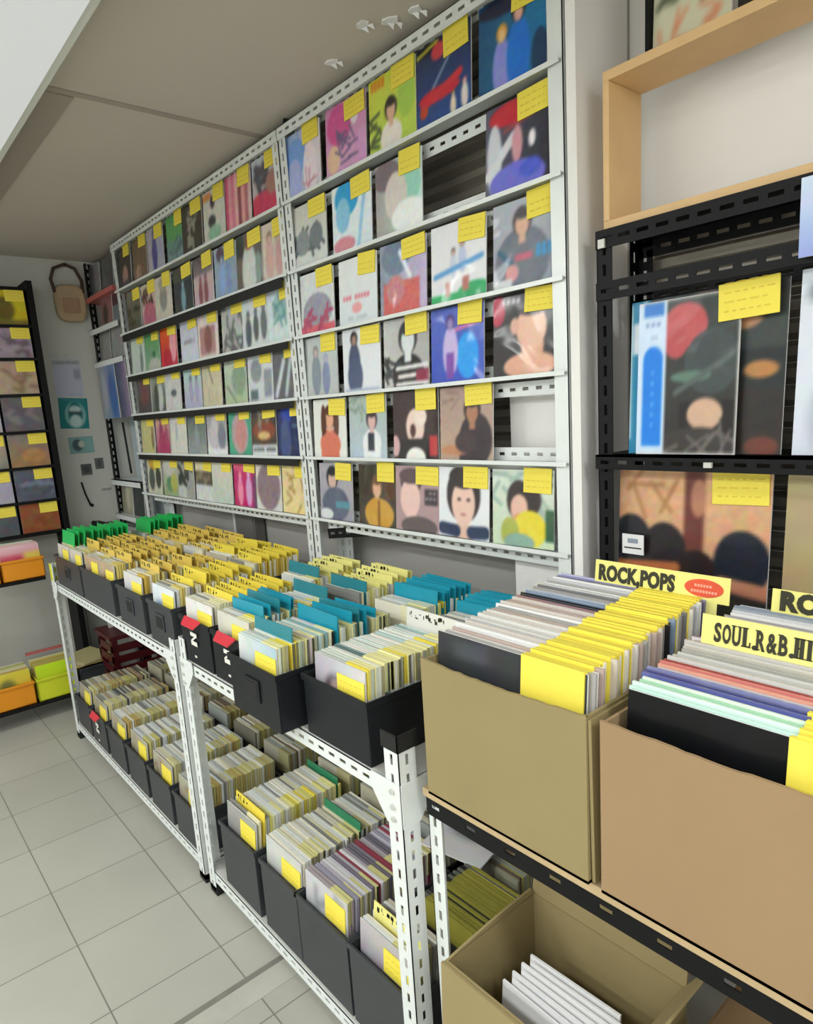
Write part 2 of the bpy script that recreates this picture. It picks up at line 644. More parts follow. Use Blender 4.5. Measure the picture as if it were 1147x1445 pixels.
def counter_rack(x0, x1, label, tops, feet=True):
    """two-level rack of white slotted angle: posts, beams, boards"""
    t = empty('slotted_angle_rack', ((x0 + x1) / 2, .97, 0), label, 'rack')
    L = Vector((-(x0 + x1) / 2, -.97, 0))
    yf, yb = .70, 1.245
    k = 0
    for (x, sx) in ((x0, 1), (x1, -1)):
        for (y, sy) in ((yf, 1), (yb, -1)):
            h = tops[k]
            k += 1
            b = MB().angle(L + Vector((x, y, .012)), ZV, XV * sx, YV * sy, h - .012, W=.042)
            p = b.build('post', M_white, t)
            f = MB().box(*(sorted((L.x + x, L.x + x + sx * .045))), *(sorted((L.y + y, L.y + y + sy * .045))), 0, .03)
            f.build('foot', M_rubber, p)
            if y == yf and x == x1 and x1 > -1:
                c = MB().box(L.x + x - .046, L.x + x + .003, L.y + y - .003, L.y + y, h - .03, h + .004)
                c.box(L.x + x, L.x + x + .003, L.y + y - .003, L.y + y + .046, h - .03, h + .004)
                c.build('end_cap', M_rubber, p)
    for zt in (.785, .085):
        g = MB()
        for y, sy in ((yf + .003, 1), (yb - .003, -1)):
            g.angle(L + Vector((x0 + .003, y, zt - .002)), XV, YV * sy, -ZV, x1 - x0 - .006, W=.036, slots=(False, True))
        for x, sx in ((x0 + .003, 1), (x1 - .003, -1)):
            g.angle(L + Vector((x, yf + .04, zt - .002)), YV, XV * sx, -ZV, yb - yf - .08, W=.036, slots=(False, True))
        g.build('beam_frame', M_white, t)
        MB().box(L.x + x0 + .006, L.x + x1 - .006, L.y + yf + .006, L.y + yb - .006, zt, zt + .004).build('shelf_board', M_grayboard, t)
    # gusset plates at the upper corners
    for (x, sx) in ((x0, 1), (x1, -1)):
        g = MB().prism([L + Vector((x, yf - .001, .79)), L + Vector((x + sx * .085, yf - .001, .79)), L + Vector((x + sx * .085, yf - .001, .755)), L + Vector((x + sx * .042, yf - .001, .70)), L + Vector((x, yf - .001, .70))], (0, -.002, 0))
        if x1 > -1 and x == x1:
            g.prism([L + Vector((x + .001, yf, .79)), L + Vector((x + .001, yf + .085, .79)), L + Vector((x + .001, yf + .085, .755)), L + Vector((x + .001, yf + .042, .70)), L + Vector((x + .001, yf, .70))], (.002, 0, 0))
        g.build('gusset', M_white, t)
        bo = MB()
        for dz in (.715, .74, .772):
            bo.tube([L + Vector((x + sx * .02, yf - .003, dz)), L + Vector((x + sx * .02, yf - .008, dz))], .006)
        bo.build('bolt', M_grayboard, t)
    return t


counter_rack(-3.42, -1.95, 'white slotted steel counter rack at the far end, full of record bins', (.87, .8, .83, .8))
counter_rack(-1.912, -.895, 'white slotted steel counter rack beside the cardboard boxes, full of record bins', (.852, .8, .885, .8))
o = MB().box(-.0025, .028, -.0025, .0, 0, .085).box(-.0025, 0, 0, .03, 0, .085).build('yellow_tape', M_lime, loc=(-3.42, .70, .785))
tag(o, 'yellow tape wrapped on the far corner post of the counter', 'tape')

ROWZ = [2.147, 1.935, 1.728, 1.530, 1.329, 1.118]


def wall_rack(x0, x1, label, dark, plain=False):
    t = empty('record_display_rack', ((x0 + x1) / 2, 1.33, 0), label, 'rack')
    L = Vector((-(x0 + x1) / 2, -1.33, 0))
    for (x, sx) in ((x0, 1), (x1, -1)):
        for (y, sy) in ((1.262, 1), (1.40, -1)):
            b = MB().angle(L + Vector((x, y, .02)), ZV, XV * sx, YV * sy, 2.352, W=.038, slots=(not (plain and x == x1), True))
            p = b.build('post', M_white, t)
            MB().box(*(sorted((L.x + x, L.x + x + sx * .04))), *(sorted((L.y + y, L.y + y + sy * .04))), 0, .025).build('foot', M_rubber, p)
    for i, zz in enumerate(ROWZ):
        g = MB()
        o_ = L + Vector((x0 + .003, 1.252, zz - .004))
        n = x1 - x0 - .006
        g.para(o_, XV * n, YV * .046, ZV * .004, 1)
        g.strip(o_ + Vector((0, .042, .004)), XV, ZV, YV, n, .032, slot=.018)
        g.para(o_ + Vector((0, -.002, -.003)), XV * n, YV * .002, ZV * .010)
        g.build('shelf_rail', [M_white, M_rail_shade], t)
        g = MB().strip(L + Vector((x0 + .04, 1.300, zz - .046)), XV, ZV, YV, n - .08, .034, slot=.018)
        g.build('back_rail', M_white, t)
        if i in dark:
            MB().box(L.x + x0 + .04, L.x + x1 - .03, L.y + 1.246, L.y + 1.250, zz - (.040 if i == 1 else .032), zz - .007).build('magnet_strip', M_rubber, t)
    g = MB()
    g.angle(L + Vector((x0, 1.258, 2.372)), XV, YV, -ZV, x1 - x0, W=.036, slots=(False, True))
    g.strip(L + Vector((x0 + .04, 1.300, 2.336)), XV, ZV, YV, x1 - x0 - .08, .034)
    g.build('top_rail', M_white, t)
    return t


wall_rack(-2.005, -.912, 'white wall rack of six rows of singles beside the white pillar', (), True)
wall_rack(-3.665, -2.01, 'long white wall rack of six rows of singles at the far end', (1, 2, 3, 4))

# bolts sticking out of the rack top, bracket under it
o = MB().box(-.02, .02, -.02, .02, 0, .006).tube([(0, 0, .006), (0, 0, .03)], .008).build('rack_bolt', M_rubber, loc=(-1.99, 1.285, 2.372))
tag(o, 'black bolt head on top of the wall racks where they meet', 'bolt')
o = MB().angle((-.09, 0, 0), XV, YV, ZV, .2, W=.035).build('angle_bracket', M_black, loc=(-1.86, 1.30, 1.052))
o.rotation_euler = (0, -.12, .15)
tag(o, 'black slotted bracket under the bottom row beside the middle post', 'bracket')
o = MB().box(-.008, .008, 0, .02, 0, .32).build('white_batten', M_white, loc=(-2.93, 1.41, .8))
tag(o, 'narrow white batten on the grey wall under the far wall rack', 'batten')
b = MB().box(-.09, .09, 0, .05, 0, .2).box(-.08, .08, -.004, 0, .01, .19)
o = b.build('grey_box', mat('grey_box_paint', '6d6b68', .5, noise=.08), loc=(-2.78, 1.39, .86), bevel=.004)
tag(o, 'dark grey box on the grey wall under the far wall rack', 'box')

# ---------------------------------------------------------------- singles on the wall racks
TAGW, TAGH = .082, .055
tag_me = MB().box(-TAGW / 2, TAGW / 2, -.001, .001, 0, TAGH).mesh('price_tag', [M_yel])
for kx in range(3):
    pass


def tag_mesh(wd, ht, lines=3, seed=1):
    r = random.Random(seed)
    b = MB().box(-wd / 2, wd / 2, -.001, .001, 0, ht)
    for i in range(lines):
        zz = ht * (.22 + .25 * i)
        x = -wd * .4
        while x < wd * .35:
            l = wd * (.05 + .12 * r.random())
            b.box(x, min(x + l, wd * .42), -.0014, -.001, zz, zz + ht * .045, 1)
            x += l + wd * .06
    return b.mesh('price_tag', [M_yel, M_tagink])


M_tagink = mat('tag_ink', 'dcc246', .7, noise=.2)
TAGS = [tag_mesh(.088, .056, 3, 1), tag_mesh(.082, .06, 2, 2), tag_mesh(.092, .052, 3, 3)]
TAGLP = tag_mesh(.105, .065, 4, 4)
ORD = ['first', 'second', 'third', 'fourth', 'fifth', 'sixth', 'seventh', 'last']
ROWN = ['top', 'second', 'third', 'fourth', 'fifth', 'bottom']
SZ = .189


def wall_single(xc, z0, ops, label, group, N, seed, tagged=True, y=1.266, wd=SZ):
    o = bpy.data.objects.new('vinyl_single', sleeve_mesh('vinyl_single', wd, SZ, .003, ops, N, M_art, seed))
    COL.objects.link(o)
    r = random.Random(seed)
    o.location = (xc, y, z0 + .0015)
    o.rotation_euler = (-.06, r.uniform(-.012, .012), r.uniform(-.02, .02))
    tag(o, label, 'record', group)
    if tagged:
        k = bpy.data.objects.new('price_tag', TAGS[seed % 3])
        COL.objects.link(k)
        k.parent = o
        k.location = (wd / 2 - .047, -.004, SZ - .052 + r.uniform(-.004, .004))
        k.rotation_euler = (0, r.uniform(-.05, .05), 0)
    return o


SK, HR, DK = 'e0b59c', '2a2022', '26232a'
NEAR = [
 [(-1.887, 'pale blue and lilac watercolour print', [('h', '8fb0e2', 'e6d9df'), ('e', .3, .6, .28, .3, '7aa6e6'), ('e', .25, .3, .2, .3, 'aab6ea'), ('e', .7, .35, .2, .4, 'efe3ea'), ('k', .5, .05, .9, .3, 6, .012, 'c98aa0'), ('n', .08)]),
  (-1.664, 'pink cover with cartoon-like figure', [('v', 'd48bb8', 'd9a6cf'), ('e', .35, .7, .3, .28, 'd8589a'), ('e', .2, .25, .16, .2, 'e9c2a4'), ('k', .3, .15, .75, .8, 16, .016, '6e5f86'), ('e', .72, .75, .1, .14, 'e6dfe6'), ('r', .8, .1, 1, .5, 'd9a0d0'), ('n', .06)]),
  (-1.455, 'lime green cover with dark-haired girl in white', [('v', 'd7dc4c', 'b9d85a'), ('t', .06, .84, .6, .97, 'e2801e'), ('e', .8, .6, .18, .3, 'a9cf56'), ('k', .05, .1, .3, .7, 7, .025, '57663c'), ('p', .48, .5, .13, '2a2420', SK, 'efe9e0'), ('e', .82, .8, .1, .08, 'e8e0d0'), ('n', .05)]),
  (-1.262, 'navy cover with red sports car', [('v', '20294e', '1f4f94'), ('r', 0, .86, .4, 1, '14162a'), ('l', .02, .9, .4, .97, .02, 'd8cf3a'), ('e', .42, .85, .13, .1, 'd1414a'), ('l', .15, .3, .75, .85, .02, '8496b4'), ('e', .42, .36, .38, .09, 'c8283a'), ('l', .12, .28, .8, .47, .05, 'cf2f3f'), ('e', .14, .22, .08, .07, 'c2472c'), ('f', .68, 0, .3, '6d4a2a', 'f0d6b6', 'efdfc8'), ('f', .88, .02, .38, 'c06070', 'f0d6c6', 'e8dcd8'), ('n', .05)]),
  (-1.05, 'blue cover with couple, one in a blue coat', [('h', '16527c', '1479ac'), ('e', .5, .9, .5, .12, '141d3a'), ('f', .36, -.1, .7, 'd99a3e', 'e8c08a', '8a90dc'), ('f', .60, -.12, .86, '262026', 'e2b29c', '1672d6'), ('e', .9, .2, .12, .25, '123a5e'), ('n', .06)])],
 [(-1.885, 'grey-white cover with small group photo', [('v', 'cfcec2', 'd5dcda'), ('k', .05, .25, .85, .6, 16, .03, '5d676b'), ('e', .3, .4, .2, .2, '8b9596'), ('e', .7, .45, .18, .2, '767f84'), ('n', .07)]),
  (-1.661, 'bright blue and white cover', [('v', 'e9f3f6', 'dbe8f0'), ('e', .38, .78, .3, .26, '34a2dc'), ('e', .28, .55, .18, .25, '8cc8e6'), ('l', .65, 0, .85, .9, .04, '9ccdea'), ('e', .3, .12, .28, .12, 'd48a98'), ('n', .08)]),
  (-1.45, 'mint and white cover with grey haired figure', [('h', 'a8a6a4', 'cdeae0'), ('e', .25, .82, .3, .2, '7e7078'), ('e', .75, .6, .22, .28, '9cd6c2'), ('e', .45, .5, .24, .32, 'dad2cb'), ('e', .7, .2, .35, .22, 'f1f6f4'), ('n', .06)]),
  None,
  (-1.044, 'dark cover with red hat and violet dress', [('h', '5b5d70', '2b2b38'), ('e', .42, .86, .36, .13, 'c22a3a'), ('l', .3, .68, .75, .76, .02, '9a4a4c'), ('e', .15, .4, .12, .4, 'cdd3dc'), ('l', .05, .25, .45, .6, .06, 'd8dbe2'), ('e', .5, .5, .08, .2, 'd29aa4'), ('e', .5, .12, .42, .2, '6f70d4'), ('e', .7, .2, .16, .1, '4a5fd0'), ('e', .72, .5, .05, .09, 'f2f2f5'), ('n', .06)])],
 [(-1.875, 'white cover with pink-red lower band', [('v', 'd9dedd', 'd3d6da'), ('e', .5, .35, .42, .3, '9b9cab'), ('r', 0, 0, 1, .14, 'd86478'), ('k', .1, .1, .9, .4, 12, .03, 'b04e6c'), ('n', .1)]),
  (-1.66, 'plain white cover with thin red lettering', [('v', 'e8eae8', 'd9e4ea'), ('t', .12, .38, .9, .45, 'e2788a'), ('e', .48, .25, .13, .08, 'e8a4a8'), ('t', .25, .08, .75, .13, 'b7c6c4'), ('n', .03)]),
  (-1.454, 'lilac cover with salmon red lower half', [('h', '8f9cab', 'c5b4da'), ('e', .35, .8, .3, .25, '70839a'), ('r', .08, 0, .85, .46, 'd06a66'), ('e', .35, .35, .2, .2, 'c9848a'), ('l', .45, .85, .65, .5, .04, 'e9ecf8'), ('n', .1)]),
  (-1.242, 'white cover with two children on green grass', [('b', 'e3e4e8'), ('r', 0, 0, 1, .12, '33b06c'), ('e', .8, .1, .3, .12, '30a868'), ('f', .42, .3, .68, '4a403c', 'dfb8a4', 'c6cfe2'), ('f', .58, .34, .76, '3c3532', 'dfb8a4', 'b9c6e4'), ('l', .08, .36, .92, .5, .035, '5f9fd6'), ('r', .28, .08, .36, .26, 'b8756c'), ('r', .58, .12, .7, .3, 'b8756c'), ('n', .03)]),
  (-1.027, 'grey cover with seated person and blue lettering', [('v', 'aeb4bf', '8f94a0'), ('e', .45, .3, .4, .38, '68707f'), ('p', .45, .72, .14, '4d4a4e', 'd5ab98', '6d7480'), ('t', .58, .3, .98, .44, '3a93cf'), ('l', .1, .45, .3, .28, .03, '2f5f7c'), ('r', .35, .3, .6, .38, 'c2627c'), ('e', .3, .18, .1, .1, 'd89a9e'), ('r', .03, 0, .3, .12, 'd6dade'), ('n', .06)])],
 [(-1.882, 'grey cover with faint standing figures', [('v', 'c3cbca', 'b9c0bf'), ('f', .35, 0, .85, '8c8a8c', 'c5b6b0', '8a95a0'), ('f', .65, 0, .7, '9aa6c8', 'b9b4c4', '8792b4'), ('n', .06)]),
  (-1.664, 'white cover with one figure in a dark coat', [('b', 'e2e6ec'), ('f', .32, 0, .95, '2f2a2b', 'a98878', '4b5674'), ('e', .33, .25, .2, .3, '525d7c'), ('r', .05, 0, .95, .06, 'bcc8dc'), ('n', .03)]),
  (-1.46, 'black-and-white portrait with striped shirt', [('h', 'c4c6c4', 'a9aaa8'), ('p', .55, .68, .2, '2a2c2e', 'd9dfe0', '232324'), ('l', .3, .28, .95, .3, .03, 'e3e3e2'), ('l', .35, .16, .95, .18, .03, 'e8dfe2'), ('l', .3, .05, .95, .06, .03, 'e3e3e2'), ('r', .72, .08, 1, .24, '8a2c48'), ('k', .02, .05, .3, .4, 8, .025, '3c3f40'), ('n', .06)]),
  (-1.259, 'deep blue cover with dancer and cyan circle', [('v', '5468c0', '3550bc'), ('e', .7, .34, .2, .3, '1f9cf0'), ('l', .42, .68, .95, .76, .025, 'cf6fa8'), ('f', .38, .06, .9, '4c3f7c', '9a86bc', 'c3b3e2'), ('r', .3, .06, .45, .4, '7a4aa8'), ('n', .06)]),
  (-1.038, 'dark cover with close portrait and red edge', [('b', '262124'), ('e', .08, .8, .12, .18, 'b52c4a'), ('e', .62, .78, .33, .22, '2c2a2e'), ('e', .58, .12, .4, .16, 'd9a58c'), ('e', .62, .35, .17, .25, 'dba78c'), ('e', .6, .56, .23, .26, 'e5b8a2'), ('e', .35, .6, .07, .1, 'dcab98'), ('e', .62, .84, .3, .14, '302c30'), ('t', .15, .86, .45, .93, 'cfcfd4'), ('r', .97, 0, 1, 1, '6d1f38'), ('n', .05)])],
 [(-1.863, 'white cover with long-haired woman in orange', [('b', 'e3e5df'), ('p', .5, .66, .17, '5a3428', 'e0ac90', 'd9775c'), ('e', .32, .6, .08, .3, '5a3428'), ('e', .7, .6, .08, .3, '5a3428'), ('e', .52, .22, .3, .22, 'd87a64'), ('n', .04)]),
  (-1.66, 'pale grey-green cover with woman in white', [('v', 'a9b9ae', 'b6c6d6'), ('k', .05, .7, .5, .95, 8, .02, '8ea394'), ('p', .62, .6, .14, '3a3036', 'd9b4b0', 'e6eaec'), ('r', .52, .12, .68, .4, '2b3540'), ('n', .06)]),
  (-1.437, 'dark brown cover with white moon-like face', [('b', '362427'), ('e', .5, .48, .2, .26, 'e6cdbf'), ('e', .62, .62, .13, .14, 'ecd9d0'), ('e', .45, .42, .06, .1, '4a2c2a'), ('r', .1, 0, .9, .3, '1f191b'), ('e', .5, 0, .22, .18, 'e6e6e0'), ('r', .8, .05, .97, .34, 'b83a3e'), ('e', .05, .2, .1, .16, 'd0a7a8'), ('n', .06)]),
  (-1.24, 'tan-brown cover with seated dark-haired figure', [('v', 'a98f86', 'b39a86'), ('e', .68, .28, .3, .36, '32262e'), ('p', .62, .66, .15, '2a2024', 'a9785c', '30242c'), ('e', .3, .14, .28, .07, 'b9805c'), ('e', .5, .25, .2, .15, '3c2c32'), ('k', .05, .75, .35, .92, 4, .01, '8a7068'), ('n', .05)]),
  None],
 [(-1.857, 'grey cover with musician in grey jacket', [('v', 'aaa7b0', '9a98a6'), ('p', .4, .72, .17, '2b2a30', 'cfb0a4', '5c6276'), ('e', .48, .28, .4, .3, '5f667a'), ('r', .48, .22, .9, .34, '5a90a4'), ('e', .2, .1, .2, .1, 'd6d9dc'), ('n', .06)]),
  (-1.637, 'dark cover with woman in golden yellow jacket', [('b', '40392e'), ('p', .5, .62, .15, '6e4a2c', 'd7a98c', 'cf9a3a'), ('e', .55, .2, .38, .26, 'c8983c'), ('l', .55, 0, .55, .4, .03, '8a5a24'), ('r', .7, .45, .95, .75, '5a3d2a'), ('n', .06)]),
  (-1.452, 'mauve cover with pale short-haired portrait', [('b', 'ab8f93'), ('e', .38, .76, .24, .2, '5a4448'), ('e', .36, .5, .22, .3, 'e6c0b8'), ('e', .38, .84, .26, .12, '55424a'), ('e', .55, .08, .4, .16, '5c5050'), ('r', .68, .42, .96, .66, '3a3138'), ('t', .7, .58, .94, .61, 'b0a0a4'), ('t', .7, .5, .94, .53, 'b0a0a4'), ('n', .04)]),
  (-1.264, 'white cover with bobbed-hair girl in sailor collar', [('b', 'e3e6ea'), ('e', .5, .62, .33, .4, '2b2024'), ('r', .3, .0, .7, .2, 'dcb6a4'), ('e', .5, .5, .23, .32, 'e6c2b2'), ('e', .5, .86, .28, .16, '2b2024'), ('l', .08, .12, .36, .1, .09, '1f3054'), ('l', .92, .12, .66, .1, .09, '1f3054'), ('e', .42, .55, .04, .02, '3a2a2c'), ('e', .6, .55, .04, .02, '3a2a2c'), ('e', .5, .34, .06, .02, 'b87474'), ('n', .03)]),
  (-1.06, 'green and white cover with girl in yellow', [('v', 'cfd9d0', 'c2d2b4'), ('k', .05, .4, .95, .95, 14, .03, '9fb5aa'), ('e', .6, .62, .2, .22, '2f2426'), ('e', .45, .6, .2, .26, '2f2426'), ('e', .45, .5, .14, .18, 'e0b6a6'), ('e', .45, .3, .12, .14, 'd99a6a'), ('e', .62, .24, .26, .24, 'e0cf34'), ('e', .3, .18, .15, .2, 'a8b04e'), ('e', .45, .06, .25, .12, '86a898'), ('r', .86, .1, 1, .5, '2f5a3c'), ('n', .05)])]]
for r, row in enumerate(NEAR):
    for c, it in enumerate(row):
        if it is None:
            continue
        xc, desc, ops = it
        wall_single(xc, ROWZ[r], ops, f"7-inch single, {desc}, {ROWN[r]} row, near rack", 'singles displayed on the near wall rack', 42, r * 10 + c + 1)

FAR = [
 [('black cover with pale hand', [('b', '2f2724'), ('e', .55, .3, .2, .25, 'a98478'), ('e', .6, .08, .25, .1, '443044')]),
  ('brown cover with faces below', [('v', '6a5538', '7a6250'), ('k', .2, .1, .8, .3, 6, .04, 'b08f78')]),
  ('lilac cover with violet figure', [('h', 'b6aeb6', 'aab0cc'), ('f', .45, 0, .95, '3f3a70', '7880b4', '4e4f90')]),
  ('green cover with grey lower part', [('v', '52a058', '7d90a0'), ('e', .5, .75, .5, .3, '58a25c'), ('k', .2, .1, .9, .5, 8, .03, '4f6f78')]),
  ('dark cover with pale ribs', [('b', '33302b'), ('k', .25, .1, .8, .8, 14, .04, '9a958a')]),
  ('white cover with black shapes', [('b', 'd2d3c8'), ('r', 0, .82, .4, .95, 'd98a4a'), ('e', .45, .75, .1, .12, '38303c'), ('e', .4, .4, .17, .12, '2c3136'), ('e', .5, .18, .3, .15, '8fbfa4')]),
  ('pink and red vertical stripes', [('s', 'c85070', 'e09aa6', 'd87c90', 'eab6b4', '8c4450', 'e4a6a0', 'b86a74', 'd9c0bc')]),
  ('crowd over a crimson band', [('v', 'c3ccd6', 'b9a4a0'), ('k', .05, .35, .9, .8, 14, .06, '4a4a55'), ('e', .4, .2, .5, .22, 'c8385e'), ('e', .7, .5, .2, .2, 'a0786c')])],
 [('dark olive group photo', [('v', '7a7864', '5a5d50'), ('k', .1, .2, .9, .7, 9, .05, '46402e')]),
  ('pink group of girls', [('v', 'd9cdb6', 'c98c9a'), ('k', .1, .5, .9, .8, 7, .06, '5c4336'), ('e', .5, .25, .4, .3, 'bf6f86')]),
  ('cream cover with grey face', [('b', 'd3cec2'), ('e', .5, .5, .22, .3, '9a9692'), ('e', .5, .8, .25, .15, 'a9a79a')]),
  ('dark teal cover with pale figure', [('b', '363f45'), ('r', 0, .7, 1, 1, '4f5048'), ('f', .5, 0, .7, '6a8694', '9fc0cc', '7fa4b4')]),
  ('grey cover with dark red figures', [('v', '5c5858', 'd2bcc0'), ('r', 0, 0, 1, .62, 'c9b4b8'), ('f', .35, 0, .6, '7c4a54', 'a06870', '8c5660'), ('f', .62, 0, .62, '7c4a54', 'a06870', '8c5660')]),
  ('pale blue denim figures', [('v', '9db0c0', '90a8c2'), ('e', .3, .85, .18, .14, '55465a'), ('f', .35, 0, .85, '4a4258', 'b4c8e4', '8fb0e0'), ('f', .65, 0, .8, '5a5568', 'b0bcdc', '86a2d0')]),
  ('dark cover with white robed figure', [('b', '6a625c'), ('r', 0, .6, .3, 1, '3a4440'), ('e', .5, .3, .28, .5, 'd3dad6'), ('r', .4, .7, .6, .9, 'a04a40'), ('e', .85, .3, .12, .3, '8fa39c')]),
  ('cream cover with two pink figures', [('b', 'd8cdbc'), ('f', .35, 0, .85, '7c6a4c', 'e4c0b4', 'd9b2ac'), ('f', .68, 0, .8, '7c6a4c', 'e4c0b4', 'cda6a4')])],
 [('pale mint cover with grey figure', [('b', 'cbd9d0'), ('f', .75, 0, .7, '76857c', '9aa59c', '84938c')]),
  ('green cover with white corner', [('v', '5c9c62', '8fb49a'), ('e', .6, .15, .4, .16, 'bfc4b8'), ('e', .6, .4, .1, .08, '1f6a4a')]),
  ('bright red and pink cover', [('v', 'e6702c', 'd22c48'), ('e', .75, .5, .2, .4, 'eaa4b4'), ('e', .4, .2, .25, .25, 'c2243c')]),
  ('pale lavender cover with one text line', [('v', 'cfd0e4', 'd3deec'), ('t', .2, .42, .8, .5, '8d8798')]),
  ('cream cover with reddish photo', [('b', 'e4d8d4'), ('r', .1, .08, .85, .66, 'b08a8a'), ('e', .5, .4, .18, .28, '8a5a5c')]),
  ('grey tangled group photo', [('b', 'b9bebe'), ('k', .02, .02, .98, .95, 26, .035, '676c6c')]),
  ('white cover with black silhouettes', [('b', 'd6dce0'), ('f', .25, 0, .7, '555e66', '7b848a', '5d676e'), ('f', .55, .1, .72, '4c555e', '7b848a', '59636a'), ('f', .85, .1, .8, '4c555e', '7b848a', '6a737a')]),
  ('pale blue cover with teal drawing', [('b', 'd3e2e6'), ('e', .5, .6, .26, .24, '9dbfc0'), ('k', .3, .35, .7, .8, 9, .025, '6b9a9c')])],
 [('dark red and brown photo', [('v', '6a6258', '54484a'), ('e', .5, .5, .3, .3, '7a4a4c')]),
  ('grey cover with white oval', [('v', 'a7a898', '5f6a64'), ('e', .6, .35, .18, .35, 'c3cdc8'), ('e', .35, .35, .15, .35, '4a544e')]),
  ('white cover with small dark emblem', [('b', 'd2d4d2'), ('e', .55, .42, .18, .08, '58626a')]),
  ('mint top over dark heads', [('v', 'b9dcd4', 'b4b4d0'), ('f', .4, .1, .75, '3c4c52', '8fa0a8', 'a4a4c8'), ('f', .72, .1, .75, '3c4c52', '8fa0a8', 'a4a4c8')]),
  ('beige cover with faint drawing', [('b', 'cdc7ac'), ('l', .3, .95, .55, .5, .03, '8a8468'), ('t', .2, .1, .8, .35, 'b8b49a')]),
  ('soft green and grey cover', [('v', 'b9c8c2', 'aebf9c'), ('e', .65, .5, .3, .32, '8aa48c'), ('l', .1, .4, .5, .05, .03, '7e8a74')]),
  ('grey-white cover with photos', [('b', 'd0d6d8'), ('e', .35, .6, .22, .22, '8d999c'), ('r', .1, .05, .4, .25, '5f6d72'), ('r', .65, .1, .95, .6, '9098a2')]),
  ('dark cover with slanting white streaks', [('b', '6a6a6e'), ('l', .15, .1, .45, .7, .06, 'cdd4da'), ('l', .5, .1, .7, .75, .05, 'c3cad0'), ('l', .8, .05, .95, .5, .05, 'd4dadc')])],
 [('pale yellow cover with figure at right', [('b', 'cfc98c'), ('f', .85, .1, .7, '6a5a40', 'a48c70', '8c7c5c')]),
  ('magenta cover with two girls', [('v', 'd9c4b0', 'b8406c'), ('f', .4, .1, .95, '6a3230', 'd49a90', 'a04468'), ('e', .55, .25, .35, .28, 'b8446e'), ('f', .75, .2, .8, '6a4a34', 'dca69a', 'b05474')]),
  ('white cover with faint sketch', [('b', 'd8d9d2'), ('f', .4, .3, .75, 'a4aaac', 'bcc4c4', 'b4c0c8')]),
  ('slate cover with grey figure', [('v', '566660', '9aa4a6'), ('f', .5, 0, .75, '44525c', 'a8b4bc', '8d9ca6')]),
  ('grey cover with pale lilac robe', [('v', '8f8c90', 'e3e6ea'), ('e', .4, .45, .2, .42, 'c3bfc8'), ('e', .75, .4, .2, .3, '7c8494'), ('r', 0, 0, 1, .14, 'e8ebee')]),
  ('green cover with pink oval', [('b', '4ba286'), ('e', .5, .45, .36, .42, 'b9a4a4'), ('e', .55, .45, .22, .35, 'c88e8c')]),
  ('dark cover with white bottom strip', [('b', '4a443e'), ('e', .5, .5, .45, .2, '8a4a3a'), ('e', .5, .4, .25, .08, 'd8bc7c'), ('k', .2, .6, .7, .9, 6, .04, '857a74'), ('r', 0, 0, 1, .22, 'd9dde2'), ('t', .05, .1, .95, .16, '3a3e44')]),
  ('navy cover with thin white lines', [('b', '27365e'), ('e', .35, .8, .2, .2, '3a4fae'), ('e', .3, .3, .2, .4, '4a5c88'), ('t', .55, .55, .95, .58, '8fb4c4'), ('t', .55, .3, .95, .33, '5a7090'), ('r', .8, .06, .9, .16, 'd2dae0')])],
 [('white cover with dark wings', [('b', 'cfcdb8'), ('e', .5, .85, .4, .2, 'd2a83a'), ('e', .3, .4, .2, .3, '57605a'), ('e', .75, .45, .18, .28, '4a4f44')]),
  ('white flowers over green leaves', [('v', 'cdc8b6', '9aae84'), ('e', .4, .7, .35, .2, 'd0ccc4'), ('e', .5, .3, .3, .2, '6f9a74'), ('e', .7, .35, .2, .25, 'b8bc60')]),
  ('grey photo of a standing band', [('b', 'a3a8a2'), ('k', .1, .3, .9, .95, 16, .06, '3f4440'), ('r', 0, 0, .5, .3, 'c6ccc8')]),
  ('cream top, dark band, white bottom', [('b', 'dcd9b6'), ('r', 0, .38, 1, .7, '5f5848'), ('k', .1, .4, .9, .7, 7, .05, '8a8068'), ('r', 0, 0, 1, .38, 'd3dadc')]),
  ('plain pale grey-green cover', [('v', 'd6d4c4', 'bfcac2'), ('r', .75, .8, 1, 1, 'dca070')]),
  ('magenta cover with two figures', [('b', 'c0286c'), ('r', 0, .75, 1, 1, 'dc5c84'), ('f', .3, 0, .75, 'e87aa0', 'ee9ab4', 'ec8cb0'), ('f', .68, 0, .8, 'c888b4', 'e0b4d4', 'd8a4d0'), ('r', .85, 0, 1, .7, '77406c')]),
  ('white cover with large mauve disc', [('b', 'd9d6cd'), ('e', .5, .48, .45, .47, '8a7880')]),
  ('cream-yellow cover with brown scribbles', [('b', 'e2d29a'), ('k', .15, .1, .95, .9, 18, .02, 'a87c4c')])]]
FX = {0: [-3.535, -3.33, -3.12, -2.905, -2.725, -2.528, -2.322, -2.125], 1: [-3.48, -3.287, -3.098, -2.886, -2.674, -2.485, -2.286, -2.115],
      2: [-3.505, -3.319, -3.105, -2.885, -2.688, -2.476, -2.29, -2.112], 3: [-3.49, -3.308, -3.12, -2.906, -2.703, -2.497, -2.29, -2.113],
      4: [-3.515, -3.323, -3.12, -2.924, -2.71, -2.508, -2.303, -2.115], 5: [-3.496, -3.292, -3.098, -2.905, -2.71, -2.513, -2.31, -2.12]}
for r, row in enumerate(FAR):
    for c, (desc, ops) in enumerate(row):
        wall_single(FX[r][c], ROWZ[r], ops + [('n', .1)], f"7-inch single, {desc}, {ROWN[r]} row, far rack", 'singles displayed on the far wall rack', 26, 100 + r * 10 + c, y=1.266 + .004 * (c % 2), wd=.186)

